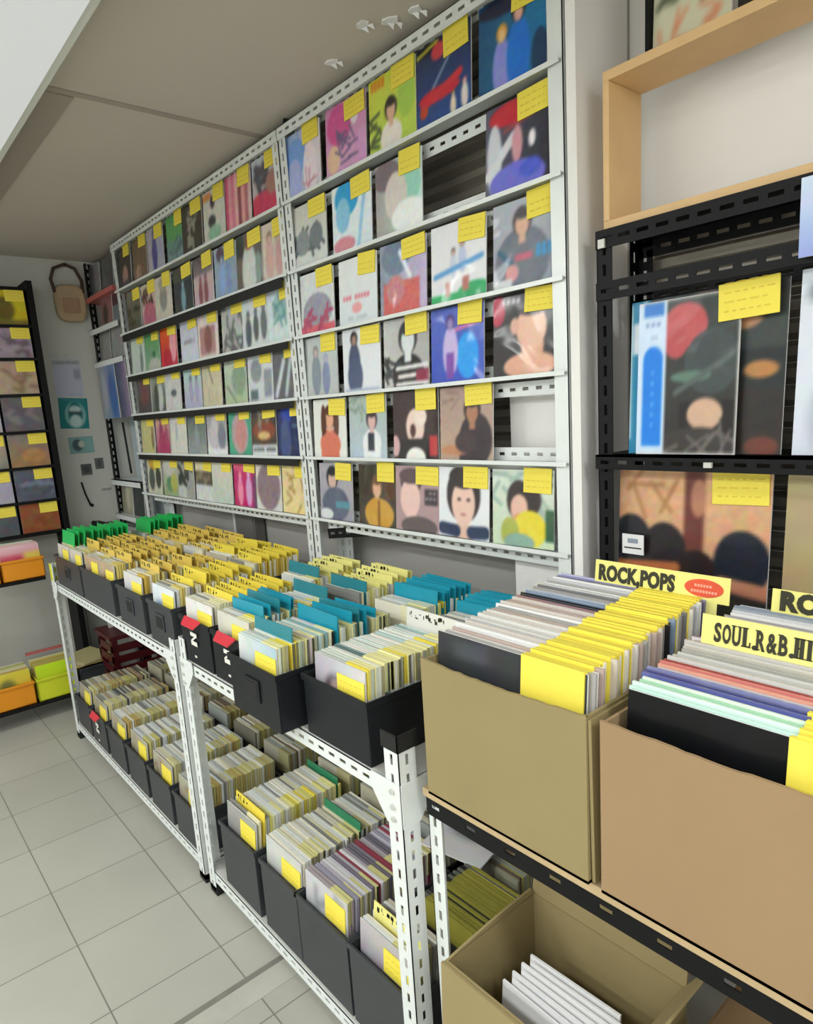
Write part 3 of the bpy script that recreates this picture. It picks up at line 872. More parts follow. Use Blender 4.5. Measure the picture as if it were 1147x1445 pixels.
# ---------------------------------------------------------------- black LP shelf, wooden frame
def black_rack():
    t = empty('black_steel_shelf', (-.3, 1.34, 0), 'black slotted steel shelf of records below the wooden frame', 'shelf')
    L = Vector((.3, -1.34, 0))
    x0, x1 = -.838, .35
    for (x, sx) in ((x0, 1), (x1, -1)):
        for (y, sy) in ((1.262, 1), (1.42, -1)):
            b = MB().angle(L + Vector((x, y, .02)), ZV, XV * sx, YV * sy, 1.78, W=.035)
            p = b.build('post', M_black, t)
            MB().box(*(sorted((L.x + x, L.x + x + sx * .038))), *(sorted((L.y + y, L.y + y + sy * .038))), 0, .025).build('foot', M_rubber, p)
    for zz in (1.80, 1.70):
        g = MB().strip(L + Vector((x0, 1.258, zz - .036)), XV, ZV, YV, x1 - x0, .036, slot=.025)
        g.build('front_beam', M_black, t)
        g = MB().strip(L + Vector((x0, 1.418, zz - .04)), XV, ZV, YV, x1 - x0, .036, slot=.025)
        g.build('rear_beam', M_black, t)
    MB().box(L.x + x0, L.x + x1, L.y + 1.262, L.y + 1.42, 1.796, 1.80).build('top_board', M_black, t)
    for zz in (1.349, 1.003):
        g = MB().angle(L + Vector((x0, 1.25, zz)), XV, YV, -ZV, x1 - x0, W=.03, t=.0022, slots=(False, True))
        g.box(L.x + x0, L.x + x1, L.y + 1.25, L.y + 1.42, zz - .004, zz)
        g.build('shelf', M_black, t)
    MB().box(L.x - .83, L.x - .815, L.y + 1.254, L.y + 1.258, 1.765, 1.782).build('clip', M_grayboard, t)
    MB().box(L.x - .60, L.x - .585, L.y + 1.244, L.y + 1.25, 1.328, 1.338).build('clip', M_grayboard, t)
    return t


black_rack()
t = empty('wooden_frame_shelf', (-.3, 1.34, 1.803), 'light wooden open frame standing on the black shelf against the white wall', 'shelf')
x0, x1, th = -.53, .65, .014
MB().box(x0, x1, -.065, .055, 0, .016).build('bottom_board', M_wood, t, bevel=.0015)
MB().box(x0, x1, -.065, .055, .272, .29).build('top_board', M_wood, t, bevel=.0015)
MB().box(x0, x0 + th, -.065, .055, .016, .272).build('side_board', M_wood, t, bevel=.0015)
MB().box(x1 - th, x1, -.065, .055, .016, .272).build('side_board', M_wood, t, bevel=.0015)


def lp(xc, z0, y, wd, ht, ops, label, N=64, seed=1, tagx=None, rot=-.05, name='lp_record', group=None, tagy=-.004):
    o = bpy.data.objects.new(name, sleeve_mesh(name, wd, ht, .004, ops, N, M_art_lp, seed))
    COL.objects.link(o)
    o.location = (xc, y, z0 + .001)
    o.rotation_euler = (rot, 0, 0)
    tag(o, label, 'record', group)
    if tagx is not None:
        k = bpy.data.objects.new('price_tag', TAGLP)
        COL.objects.link(k)
        k.parent = o
        k.location = (tagx, tagy, ht - .062)
        k.rotation_euler = (0, -.03, 0)
    return o


lp(-.633, 1.349, 1.292, .30, .305,
   [('v', '3c4746', '35322e'), ('e', .52, .86, .2, .12, 'b85a5c'), ('e', .76, .84, .12, .1, 'b98a66'), ('e', .9, .9, .1, .12, '3a3a38'), ('r', .7, .3, 1, .62, '262b2c'), ('e', .86, .5, .1, .05, 'b07a48'),
    ('e', .85, .2, .2, .2, '2c2825'), ('e', .88, .05, .1, .06, '6c3a30'), ('r', 0, 0, .14, 1, '2a8ab6'), ('r', .0, .1, .012, .98, 'e8f2f6'), ('r', .02, .66, .12, .86, 'dfe8f2'), ('r', .1, 0, .115, 1, 'dff0f4'), ('n', .04)],
   'dark LP with teal paper strip, half hidden behind blue-strip LP on black shelf', seed=5, tagx=.09, tagy=-.0205)
lp(-.657, 1.349, 1.276, .2, .298,
   [('v', '39403f', '2f2c2a'), ('e', .48, .82, .22, .14, 'bb5659'), ('e', .4, .72, .12, .1, 'b45054'), ('e', .75, .58, .26, .2, '40494a'), ('e', .55, .5, .2, .035, '5c7a6e'), ('r', .45, .12, .98, .34, '231f1f'), ('e', .7, .26, .17, .1, 'c9a68e'), ('l', .4, .4, .95, .62, .02, '55605c'),
    ('e', .62, .06, .4, .12, '3a3634'), ('k', .3, .02, .95, .12, 8, .01, '6a6662'),
    ('r', 0, 0, .3, 1, 'c9dcf2'), ('r', .06, .9, .27, 1, '2f78cc'), ('e', .165, .62, .105, .09, '1c7ce0'), ('r', .06, .06, .27, .62, '1c7ce0'), ('t', .08, .84, .25, .86, '6a84b4'), ('t', .1, .76, .22, .775, '8aa0c8')]
   + [('e', .165, .2 + .068 * i, .014, .01, '7cc0f4') for i in range(6)] + [('r', .985, 0, 1, 1, 'd8d8d4'), ('r', 0, 0, 1, .012, 'd8d8d4'), ('r', 0, .985, 1, 1, 'd8d8d4'), ('n', .03)],
   'dark green record sleeve with bright blue paper strip at its left edge', seed=6)
lp(-.652, 1.003, 1.285, .312, .312,
   [('v', 'd2a47c', 'c9997a'), ('n', .08), ('r', .47, .4, .6, 1, '6a3a34'), ('e', .56, .82, .05, .12, 'b07a60'), ('k', .05, .75, .4, .97, 5, .012, 'a97a50'),
    ('r', 0, 0, 1, .28, '2f2c2b'), ('e', .1, .5, .15, .19, '25262b'), ('e', .34, .47, .15, .18, '272224'), ('e', .56, .33, .14, .16, '2b2122'), ('e', .84, .44, .17, .2, '1f2430'),
    ('l', .0, .33, .42, .36, .035, 'b0683f'), ('l', .46, .24, .7, .2, .04, 'b07a66'), ('l', .72, .3, 1, .27, .045, 'b57a62'), ('e', .83, .04, .18, .16, '3a3c34'), ('e', .3, .1, .2, .14, '2b2a2a'), ('e', .9, .02, .1, .06, '7c2c24'), ('n', .04)],
   'tan LP with dark round shapes along its lower half, behind the first sign', seed=7, tagx=.1)
o = MB().box(-.025, .025, -.001, .001, 0, .043).box(-.02, .02, -.0015, -.001, .012, .015, 1).box(-.012, .012, -.0015, -.001, .024, .034, 2).build('white_sticker', [M_paper, M_ink, mat('grey_ink', '8a94a4', .6)], loc=(-.766, 1.278, 1.135))
tag(o, 'small white sticker card on the tan LP at lower left', 'sticker')
lp(-.306, 1.349, 1.285, .312, .31, [('v', 'd3dae6', 'cbd3e0'), ('e', .85, .5, .3, .4, 'b9c2d0'), ('e', .1, .87, .05, .05, '5a6270'), ('e', .18, .2, .1, .2, 'aab2c0'), ('n', .03)], 'white LP beside the dark LPs on the upper row of black shelf', N=30, seed=8)
lp(-.315, 1.003, 1.285, .312, .311, [('v', 'ab9d79', 'a5936c'), ('n', .04)], 'plain tan-khaki LP at the right of the lower row on black shelf', N=24, seed=9)
# pale blue sleeve hanging over the black beam
lp(-.30, 1.67, 1.245, .3, .12, [('v', 'c9d4ee', '8da4d8'), ('n', .05)], 'pale blue sleeve hanging over the black beam under the wooden frame', N=12, seed=10, rot=0, name='hanging_sleeve')
# things on top of the wooden frame
lp(-.68, 2.094, 1.33, .148, .2, [('v', 'c9cbb0', 'd6d3b6'), ('k', .05, .45, .95, .95, 14, .03, '5d6450'), ('k', .05, .05, .95, .3, 8, .02, 'd8906c'), ('e', .5, .7, .25, .2, '98a08a')], 'cream booklet with orange lettering on top of the wooden frame', N=26, seed=11, name='cream_booklet')
o = MB().box(-.0025, .0025, -.015, .02, 0, .19).build('black_case', M_black, loc=(-.76, 1.33, 2.0935), bevel=.0008)
tag(o, 'thin dark case behind the left edge of the cream booklet', 'case')
for i, (x, wd, c) in enumerate(((-.56, .07, '2a2422'), (-.485, .06, '3c2b26'), (-.41, .08, '57504a'))):
    lp(x, 2.094, 1.33, wd, .19, [('b', c), ('t', .2, .5, .8, .6, 'a09a90'), ('n', .08)], ['black case beside the cream booklet on the wooden frame', 'dark brown case second from the cream booklet on wooden frame', 'grey-brown case third from the cream booklet on wooden frame'][i], N=12, seed=12 + i, name='media_case', group='dark cases on the wooden frame')

# ---------------------------------------------------------------- board rack with the LP boxes
t = empty('box_rack', (-.2, 1.05, 0), 'rack with wooden board and black beams carrying the cardboard LP boxes', 'rack')
L = Vector((.2, -1.05, 0))
xa, xb = -.872, .75
MB().box(L.x + xa, L.x + xb, L.y + .735, L.y + 1.24, .766, .782).build('board', M_board, t)
g = MB().angle(L + Vector((xa, .742, .765)), XV, YV, -ZV, xb - xa, W=.04, slots=(False, True), slot=.022, pitch=.09)
g.build('front_beam', M_black, t)
g = MB().angle(L + Vector((xa, 1.238, .765)), XV, -YV, -ZV, xb - xa, W=.04, slots=(False, True))
g.build('rear_beam', M_black, t)
for (x, sx) in ((xa, 1), (xb, -1)):
    for (y, sy) in ((.745, 1), (1.236, -1)):
        p = MB().angle(L + Vector((x, y, .01)), ZV, XV * sx, YV * sy, .755, W=.034).build('post', M_white, t)
        MB().box(*(sorted((L.x + x, L.x + x + sx * .037))), *(sorted((L.y + y, L.y + y + sy * .037))), 0, .025).build('foot', M_rubber, p)
MB().box(L.x + xa + .036, L.x + xb, L.y + .60, L.y + 1.22, .10, .116).build('lower_board', M_board, t)
MB().box(L.x + xa + .06, L.x + xb - .02, L.y + .62, L.y + 1.2, .0, .10).build('plinth', M_black, t)


def carton(x0, x1, y0, y1, z0, z1, material, label, flap=True, wave=.006, seed=1):
    t = empty('cardboard_box', ((x0 + x1) / 2, (y0 + y1) / 2, z0), label, 'box')
    w_, d_, h = (x1 - x0) / 2, (y1 - y0) / 2, z1 - z0
    th = .005
    r = random.Random(seed)
    b = MB()
    n = 26
    V = []
    for i in range(n + 1):                       # front wall with a slightly worn, dipping rim
        x = -w_ + 2 * w_ * i / n
        e = -wave * math.sin(math.pi * i / n) + r.uniform(-.0012, .0012)
        V.append((x, h + e))
    for i in range(n):
        (xa_, za), (xb_, zb) = V[i], V[i + 1]
        k = len(b.v)
        b.v += [Vector(p) for p in ((xa_, -d_, 0), (xb_, -d_, 0), (xb_, -d_, zb), (xa_, -d_, za), (xa_, -d_ + th, 0), (xb_, -d_ + th, 0), (xb_, -d_ + th, zb), (xa_, -d_ + th, za))]
        for q in ((0, 1, 2, 3), (5, 4, 7, 6), (3, 2, 6, 7)):
            b.f.append(tuple(k + j for j in q))
            b.mi.append(0)
            b.col.append(None)
    b.build('front_panel', material, t)
    b = MB().box(-w_, w_, d_ - th, d_, 0, h).box(-w_, -w_ + th, -d_ + .0002, d_, 0, h - .004).box(w_ - th, w_, -d_ + .0002, d_, 0, h - .002)
    b.box(-w_, w_, -d_, d_, 0, th)
    b.build('walls', material, t)
    if flap:                                      # side flap folded down outside, corner edges showing
        b = MB().prism([(w_ + .001, -d_ + .003, h - .006), (w_ + .001, d_ - .01, h - .004), (w_ + .003, d_ - .012, .02), (w_ + .003, -d_ + .006, .004)], (.005, 0, 0))
        b.build('side_flap', material, t)
    return t


carton(-.848, -.508, .728, 1.15, .783, 1.044, M_card, 'cardboard box of LPs on the board, next to the black bin', seed=3)
carton(-.486, -.148, .728, 1.15, .783, 1.046, M_card2, 'second cardboard box of LPs, to the right of the first', wave=.004, seed=4)


def lp_row(x0, x1, y0, y1, z0, cols, tx0, tx1, label, group, front_ops, flabel, seed):
    """a row of LPs on edge, each with a yellow tag over its top edge"""
    r = random.Random(seed)
    n = len(cols)
    HL = .296
    me = MB().box(-.1535, .1535, -.0021, .0021, 0, HL)
    me = me.mesh('lp_record', [M_edge])
    tw = (tx1 - tx0)
    tm = MB().box(-tw / 2, tw / 2, -.0037, .0037, 0, .0735).mesh('price_tag', [M_yel])
    for i, c in enumerate(cols):
        y = y0 + (y1 - y0) * i / (n - 1)
        xc = (x0 + x1) / 2 + r.uniform(-.006, .006)
        dz = r.uniform(0, .004) + .012 * i / n
        if i == 0:
            o = bpy.data.objects.new('lp_record', sleeve_mesh('lp_record', .307, HL, .0034, front_ops, 20, M_art_lp, seed))
            o.data.name = 'lp_record'
            lab = flabel
        else:
            o = bpy.data.objects.new('lp_record', me)
            lab = label
            cc = lin(c)
            o.color = cc
        COL.objects.link(o)
        o.location = (xc, y, z0 + dz)
        o.rotation_euler = (-.08 + r.uniform(-.006, .006), 0, r.uniform(-.005, .005))
        o.scale = (1, 1, 1 + .07 * i / n)
        tag(o, lab, 'record', group)
        k = bpy.data.objects.new('price_tag', tm)
        COL.objects.link(k)
        k.parent = o
        k.location = ((tx0 + tx1) / 2 - xc + r.uniform(-.004, .004), -.0006, HL - .071 + r.uniform(-.0015, .0015))


G1 = ['d9d7d2', 'c8c6c0', 'e8e8e6', 'a9a7a4', 'd2cfc8', 'e2e2e0', '8e8a88', 'cfc6be', 'b8a49c', 'dddbd6', 'c3c4c8', 'efefec', '9c9894']
G1b = ['6f7078', '3b3c42', '8a96a8', '24252a', '1e1f24', '7a4a5c', '9fb0c8', 'b9c3d4']
r = random.Random(3)
cols = ['222326'] + [r.choice(G1) for _ in range(23)] + ['a77c84', '26272c', '222328', '8294ac', 'b4bccc', 'd0d4da', '9c9894', '77767a', 'd6d6d4'] + [r.choice(G1) for _ in range(5)] + ['5a5470', '9090bc', 'b8b8d4']
lp_row(-.845, -.511, .742, 1.085, .789, cols, -.645, -.530, 'LP standing on edge in the first cardboard box, yellow tag on top', 'LPs in the first cardboard box',
       [('v', '36373b', '2a2b2e'), ('t', .15, .88, .4, .92, '7c7e86'), ('n', .03)], 'dark grey LP at the very front of the first cardboard box', 21)
cols2 = ['111215', 'bfe0d4', 'd6ece2', 'a9d6b4', 'dfeede', '5b62a0', '4a4f86', '8084b4', 'c9c4cc', 'e0a08c', 'd07c78', '9b3f46', 'cfcdca', 'b9b7b2', 'c6c6c2', 'a5a49e', 'b7b4ae', 'd6d4d0', 'c2beb8', 'aca9a4', 'e9e2e6', 'd48ab4', 'e39cc0', 'b478a8', 'dccfd8', 'bdbcc4', 'a7a8b0', 'c0bfc4', 'd8d8da', 'b0b0b0', 'd3d2d0', 'a09a9a', 'e2e2e2', 'cfcfd2', '9fa6b0', '8b97a8', 'c7ccd4']
lp_row(-.483, -.151, .742, 1.085, .789, cols2, -.262, -.168, 'LP standing on edge in the second cardboard box, yellow tag on top', 'LPs in the second cardboard box',
       [('b', '0d0e10'), ('n', .02)], 'black LP at the very front of the second cardboard box', 22)


def sign(xl, xr, y, zb, zt, label, words_, size, sx, bold, sp, tx, oval=False, zbot=.80, rot=-.12, pale=False):
    h = zt - zb
    t = empty('genre_sign', (xl, y, zt), label, 'sign', rot=(rot, 0, 0))
    MB().box(0, xr - xl, 0, .002, -h, 0).build('panel', M_pale if pale else M_yel_s, t)
    MB().box(.02, xr - xl - .02, .0005, .0015, -(zt - zbot), -h).build('insert_card', M_pale, t)
    if words_:
        text_mesh(words_, size, M_ink, 'lettering', t, (tx, -.0008, -h + h * .2), sx, bold, sp)
    if oval:
        cx, cz = xr - xl - .044, -h * .5
        p = [(cx + .034 * math.cos(a), 0, cz + .0155 * math.sin(a)) for a in [2 * math.pi * i / 28 for i in range(28)]]
        ov = MB().prism(p, (0, -.0012, 0)).build('oval_sticker', M_oval, t)
        b = MB()
        for row, (zz, a0, a1) in enumerate(((.004, -.016, .014), (-.006, -.022, .022))):
            x = a0
            while x < a1:
                b.box(cx + x, cx + x + .0036, -.0017, -.0012, cz + zz - .0022, cz + zz + .0022)
                x += .0052
        b.build('oval_print', M_peach, ov)
    return t


M_yel_s = mat('sign_yellow', 'e9e284', .5, noise=.04, nscale=20)
sign(-.744, -.484, 1.108, 1.114, 1.160, 'pale yellow sign reading ROCK,POPS at back of the first LP box', 'ROCK,POPS', .040, .70, .0019, 1.06, .008, oval=True)
sign(-.418, -.15, 1.108, 1.116, 1.155, 'pale yellow sign starting ROC at back of the second LP box', 'ROC', .040, .98, .0024, 1.08, .012)
SO = sign(-.452, -.152, .945, 1.104, 1.148, 'yellow sign reading SOUL.R&B.HI among LPs of the second box', '', .041, .68, .0006, 1.16, .02)

# slab-serif lettering for the SOUL sign, one letter at a time
def serif_word(parent, word, x, zb, hh, adv):
    for ch in word:
        a = adv.get(ch, .017) * .74
        b = MB()
        st, sf, th_ = .0052, .0016, .0016          # stem, serif overhang, serif thickness

        def stem(xx, wd=st):
            b.box(xx, xx + wd, -.0012, -.0003, zb, zb + hh)
            b.box(xx - sf, xx + wd + sf, -.0012, -.0003, zb, zb + th_)
            b.box(xx - sf, xx + wd + sf, -.0012, -.0003, zb + hh - th_, zb + hh)
        if ch in 'HI':
            stem(x + .002)
            if ch == 'H':
                stem(x + .0085)
                b.box(x + .006, x + .009, -.0012, -.0003, zb + hh * .46, zb + hh * .54)
        elif ch == 'L':
            stem(x + .002)
            b.box(x + .006, x + .0128, -.0012, -.0003, zb, zb + th_ * 1.4)
            b.box(x + .0112, x + .0128, -.0012, -.0003, zb, zb + hh * .27)
        if b.v:
            b.build('lettering', M_ink, parent)
        else:
            o = text_mesh(ch, hh / .73, M_ink, 'lettering', parent, (x, -.0008, zb), 1.0, .0011)
            xs = [v.co.x for v in o.data.vertices]
            k = (a - .0022) / max(1e-4, max(xs) - min(xs)) if ch != '.' else 1.0
            o.data.transform(Matrix.Translation((.001, 0, 0)) @ Matrix.Diagonal((k, 1, 1, 1)) @ Matrix.Translation((-min(xs), 0, 0)))
            if ch in 'URB':
                q = MB().box(x - .0006, x + .006, -.0012, -.0003, zb + hh - th_, zb + hh)
                if ch != 'U':
                    q.box(x - .0006, x + .006, -.0012, -.0003, zb, zb + th_)
                else:
                    q.box(x + .0075, x + .0128, -.0012, -.0003, zb + hh - th_, zb + hh)
                q.build('lettering', M_ink, parent)
        x += a
    return x


serif_word(SO, 'SOUL.R&B.HI', .018, -.037, .028, {'.': .007, 'I': .011, 'H': .0215, '&': .021, 'R': .019, 'B': .018, 'O': .0185, 'S': .0165, 'U': .0185, 'L': .0190})

# ---------------------------------------------------------------- bins
def make_bin(w_, d_, h, material, floor_h=.006, front_h=None):
    """open black plastic tote: body with rolled rim and a hand hole plate at the front"""
    x, y, th = w_ / 2, d_ / 2, .004
    fh = front_h or h
    b = MB()
    b.box(-x, x, -y, -y + th, 0, fh).box(-x, x, y - th, y, 0, h)
    b.box(-x, -x + th, -y + th, y - th, 0, h).box(x - th, x, -y + th, y - th, 0, h)
    b.box(-x + th, x - th, -y + th, y - th, 0, floor_h)
    b.box(-x - .004, x + .004, -y - .004, -y, fh - .012, fh + .002)
    b.box(-x - .004, -x, -y, y, h - .012, h + .002).box(x, x + .004, -y, y, h - .012, h + .002)
    b.box(-x - .004, x + .004, y, y + .004, h - .012, h + .002)
    return b, material


def put_bin(xc, y0, d_, z0, w_, h, label, group, material=None, handle=True, red=False, floor_h=.006, plate=False):
    t = empty('record_bin', (xc, y0 + d_ / 2, z0), label, 'bin', group)
    b, M = make_bin(w_, d_, h, material or M_bin, floor_h)
    b.build('body', M, t, bevel=.0012)
    if handle:
        f = MB()
        f.box(-.033, .033, -d_ / 2 - .0045, -d_ / 2 - .0005, h * .36, h * .76)
        hd = f.build('handle_frame', M, t, bevel=.0015)
        g = MB()
        g.box(-.026, .026, -d_ / 2 - .0052, -d_ / 2 - .0045, h * .42, h * .70)  # dark plate standing in for the shade inside the hand hole
        g.build('hand_hole_shade', M_dark, hd)
    if red:
        MB().prism([(-.05, -d_ / 2 - .004, h + .004), (.055, -d_ / 2 - .004, h + .004), (.04, -d_ / 2 - .022, h - .014), (-.04, -d_ / 2 - .022, h - .014)], (0, 0, .004)).build('red_label', M_red, t)
        s_ = MB()
        yy = -d_ / 2 - .0062
        s_.box(-.02, .02, yy, yy + .0015, h * .66, h * .74)
        s_.para((-.02, yy, h * .56), (.012, 0, 0), (0, .0015, 0), (.024, 0, h * .1))
        s_.box(-.02, .018, yy, yy + .0015, h * .46, h * .55)
        s_.box(-.006, .006, yy, yy + .0015, h * .2, h * .24)
        s_.build('white_mark', M_wcard, t)
    return t


SINGLE = MB().box(-.0885, .0885, -.0033, .0033, 0, .178).mesh('vinyl_single', [M_edge])
STAG = MB().box(-.036, .036, -.0036, .0036, 0, .0602).mesh('price_tag', [mat('cream_yellow_tag', 'e6e1a4', .5, noise=.1, nscale=40)])
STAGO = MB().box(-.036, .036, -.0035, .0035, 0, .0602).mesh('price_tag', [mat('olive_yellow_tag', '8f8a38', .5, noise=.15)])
STAG_SHADE = MB().box(-.036, .036, -.0036, .0036, 0, .0602).mesh('price_tag', [mat('shaded_yellow_tag', 'cfc98c', .5, noise=.12)])  # yellow tag darkened for the weaker light on the lower shelf
STAGY = MB().box(-.036, .036, -.0036, .0036, 0, .0602).mesh('price_tag', [M_yel])
PAL = {'mint': ['d8e8e0', 'cfe0dc', 'e3ece6', 'b9d0cc', 'e6e8dc', '8fb0ae', 'd3dcd0', 'c3c9c0', 'ece6de', 'd9c9cc', '55706e', 'f0f0ea'],
       'white': ['e3e3dc', 'd9dcd6', 'cfd3d0', 'e9e4d2', 'dcd6c0', 'c6bfae', 'b2b6b4', 'd6d2b4', 'e0e4e2', '8a8a86'],
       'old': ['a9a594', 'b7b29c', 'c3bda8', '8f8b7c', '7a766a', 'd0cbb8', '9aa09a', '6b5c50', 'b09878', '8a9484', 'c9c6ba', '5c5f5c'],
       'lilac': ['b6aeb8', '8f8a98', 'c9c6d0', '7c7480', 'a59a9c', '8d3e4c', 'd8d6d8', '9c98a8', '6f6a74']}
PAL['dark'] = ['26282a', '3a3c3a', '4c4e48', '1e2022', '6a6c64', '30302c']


def divider_mesh(key, M, wd=.172, ht=.212, text=0, seed=0):
    r = random.Random(seed)
    b = MB().box(-wd / 2, wd / 2, -.0012, .0012, 0, ht)
    x = -wd * .44
    for i in range(text):
        for q in range(3):
            hx = x + r.uniform(0, .008)
            hz = ht - .024 + r.uniform(0, .012)
            b.box(hx, hx + r.choice((.002, .008)), -.0018, -.0012, hz, hz + r.choice((.002, .008)), 1)
        x += .016
    return b.mesh('divider_card', [M, M_ink])


DIV = {'yellow': divider_mesh('y', M_dyel, text=4, seed=1), 'amber': divider_mesh('a', M_yel2, text=5, seed=2), 'pale': divider_mesh('p', M_pale, text=5, seed=3),
       'teal': divider_mesh('t', M_teal, ht=.208), 'teal2': divider_mesh('t2', M_teal2, ht=.214), 'green': divider_mesh('g', M_green, wd=.19, ht=.238), 'dgreen': divider_mesh('dg', M_dgreen, ht=.2),
       'white': divider_mesh('w', M_wcard, text=8, seed=5)}
packed = MB()            # the sleeves too many to be things of their own
n_single = 0


def packed_one(x, y, z, c, cy, lean, r):
    a = lean
    up_ = Vector((0, math.sin(a), math.cos(a))) * .178
    th_ = Vector((0, math.cos(a), -math.sin(a))) * .0070
    packed.para(Vector((x - .0885, y, z)), Vector((.106, 0, 0)), th_, up_, 0, c)
    packed.para(Vector((x + .0175, y, z)), Vector((.071, 0, 0)), th_, up_ * 1.012, 0, cy)


def fill(xc, y0, y1, z0, pal, whose, individual, divs=(), lean=.06, front=None, seed=0, ycol=None, dlabel=None, ytag=STAG, drop=0, tagx=1.0, tagp=.85):
    """one column of singles: y0..y1; divs = [(fraction, kind)]"""
    global n_single
    r = random.Random(seed)
    pitch = .0088
    n = int((y1 - y0) / pitch)
    dv = {}
    for fr, kd in divs:
        dv.setdefault(min(n - 1, max(1, int(fr * n))), kd)
    ycols = ycol or ['e3df98', 'e8e0a0', 'd9d27a', 'e9e4c0', 'e4d24a', 'dfe0b4']
    for i in range(n):
        y = y0 + i * pitch
        z = z0 + r.uniform(-.0012, .0022) - drop * (i / n)
        c = r.choice(PAL[pal])
        x = xc + r.uniform(-.003, .003)
        if i in dv:
            kd = dv[i]
            o = bpy.data.objects.new('divider_card', DIV[kd])
            COL.objects.link(o)
            o.location = (xc + r.uniform(-.003, .003), y, z0 + r.uniform(-.006, .006))
            o.rotation_euler = (-lean - r.uniform(0, .09), r.uniform(-.025, .025), 0)
            if kd in ('amber', 'yellow', 'pale'):
                o.scale = (1, 1, r.uniform(.91, 1.0))
            cn = {'yellow': 'yellow', 'amber': 'amber-yellow', 'pale': 'pale yellow', 'teal': 'teal blue', 'teal2': 'dark teal', 'green': 'bright green', 'dgreen': 'dark green', 'white': 'white'}[kd]
            if kd == 'white':
                tag(o, 'white index card with dark lettering at the back of the plain black counter bin', 'divider')
            else:
                tag(o, f'{cn} divider card in {whose}', 'divider', f'{cn} divider cards in {whose}')
        elif i == 0 and front:
            o = bpy.data.objects.new('vinyl_single', sleeve_mesh('vinyl_single', .177, .178, .003, front[1], 18, M_art, seed))
            COL.objects.link(o)
            o.location = (xc, y, z0)
            o.rotation_euler = (-lean, 0, 0)
            tag(o, f'{front[0]} front single in {whose}', 'record', 'front singles of the bins')
            k = bpy.data.objects.new('price_tag', TAGS[seed % 3])
            COL.objects.link(k)
            k.parent = o
            k.location = (.042, -.0032, .102)
        elif individual:
            o = bpy.data.objects.new('vinyl_single', SINGLE)
            COL.objects.link(o)
            o.color = lin(c)
            o.location = (x, y, z)
            o.rotation_euler = (-lean + r.uniform(-.01, .01), 0, r.uniform(-.008, .008))
            tag(o, f'single filed on edge in {whose}', 'record', f'singles filed in {whose}')
            if r.random() > tagp:
                n_single += 1
                continue
            k = bpy.data.objects.new('price_tag', ytag if r.random() < .82 or ytag is STAG_SHADE else STAGY)
            COL.objects.link(k)
            k.parent = o
            k.location = (.0885 - .036 * tagx, -.0003, .1185 + r.uniform(-.001, .0005))
            k.scale = (tagx, 1, 1)
        else:
            packed_one(x, y, z, c, r.choice(ycols) if r.random() < .75 else c, lean, r)
        n_single += 1


def fr(desc, *ops):
    return (desc, list(ops))


UP = .789
yy = lambda a, b_, n, k: [(a + (b_ - a) * i / max(1, n - 1), k) for i in range(n)]
# upper counter, front row (nearest the cardboard boxes first)
U = [
 (-1.097, .702, .29, .226, .135, 'the plain black counter bin beside the cardboard box', 'mint', [(.97, 'white')], fr('grey portrait', ('h', 'a9a6ae', 'c9c6cc'), ('e', .4, .45, .22, .35, '3a343c'), ('e', .42, .6, .12, .16, 'b9a0a0'), ('n', .05)), False, False),
 (-1.352, .652, .36, .222, .135, 'the black counter bin second from the cardboard box', 'mint', [(.13, 'teal2'), (.5, 'teal'), (.54, 'teal'), (.6, 'teal'), (.72, 'teal2'), (.76, 'teal'), (.82, 'teal')], fr('pale blue and white', ('h', 'd6d8d4', '9fc0cc'), ('e', .25, .25, .14, .25, '4c4a50'), ('e', .5, .55, .12, .2, 'd9cf6a'), ('n', .05)), True, False),
 (-1.578, .705, .29, .196, .135, 'the red-labelled counter bin right of the middle post', 'white', [(.2, 'teal'), (.26, 'teal'), (.33, 'teal2'), (.42, 'teal'), (.5, 'teal'), (.9, 'teal2')], fr('grey and cream', ('b', 'cfcdc0'), ('e', .4, .4, .2, .3, '6f6c68'), ('n', .06)), False, True),
 (-1.79, .705, .29, .196, .135, 'the red-labelled counter bin just behind the middle post', 'white', yy(.25, .95, 9, 'yellow'), fr('white and red', ('b', 'e2deda'), ('e', .4, .3, .2, .2, 'b0404a'), ('n', .05)), False, True),
]
for (xc, y0, d_, wd, h, whose, pal, dv, front, handle, red) in U:
    put_bin(xc, y0, d_, UP, wd, h, whose.replace('the ', '', 1) + ', holding singles', 'bins along the counter front', handle=handle, red=red)
    fill(xc, y0 + .012, y0 + d_ - .022, UP + .008, pal, whose, xc > -1.7, dv, front=front, seed=int(-xc * 1000), lean=.05)
UA = [
 (-2.055, .705, .29, .2, .135, [-2.055], 'the counter bin just left of the middle post', 'white', fr('white and light blue', ('b', 'dce4e8'), ('r', .2, 0, .6, .7, '7fa4c8'), ('n', .05))),
 (-2.33, .705, .29, .25, .135, [-2.33], 'the counter bin second left of the middle post', 'white', fr('white and violet', ('b', 'd9dad4'), ('e', .3, .3, .2, .3, '8c84a4'), ('n', .05))),
 (-2.71, .705, .29, .385, .135, [-2.80, -2.615], 'the wide counter bin third left of the middle post', 'white', fr('brownish', ('b', 'b9a48c'), ('e', .4, .4, .2, .3, '6a4a3c'), ('n', .06))),
 (-3.12, .705, .29, .385, .135, [-3.22, -3.025], 'the wide counter bin at the far corner', 'white', fr('pale', ('b', 'cfcdc4'), ('e', .5, .4, .2, .3, '8a8680'), ('n', .06))),
]
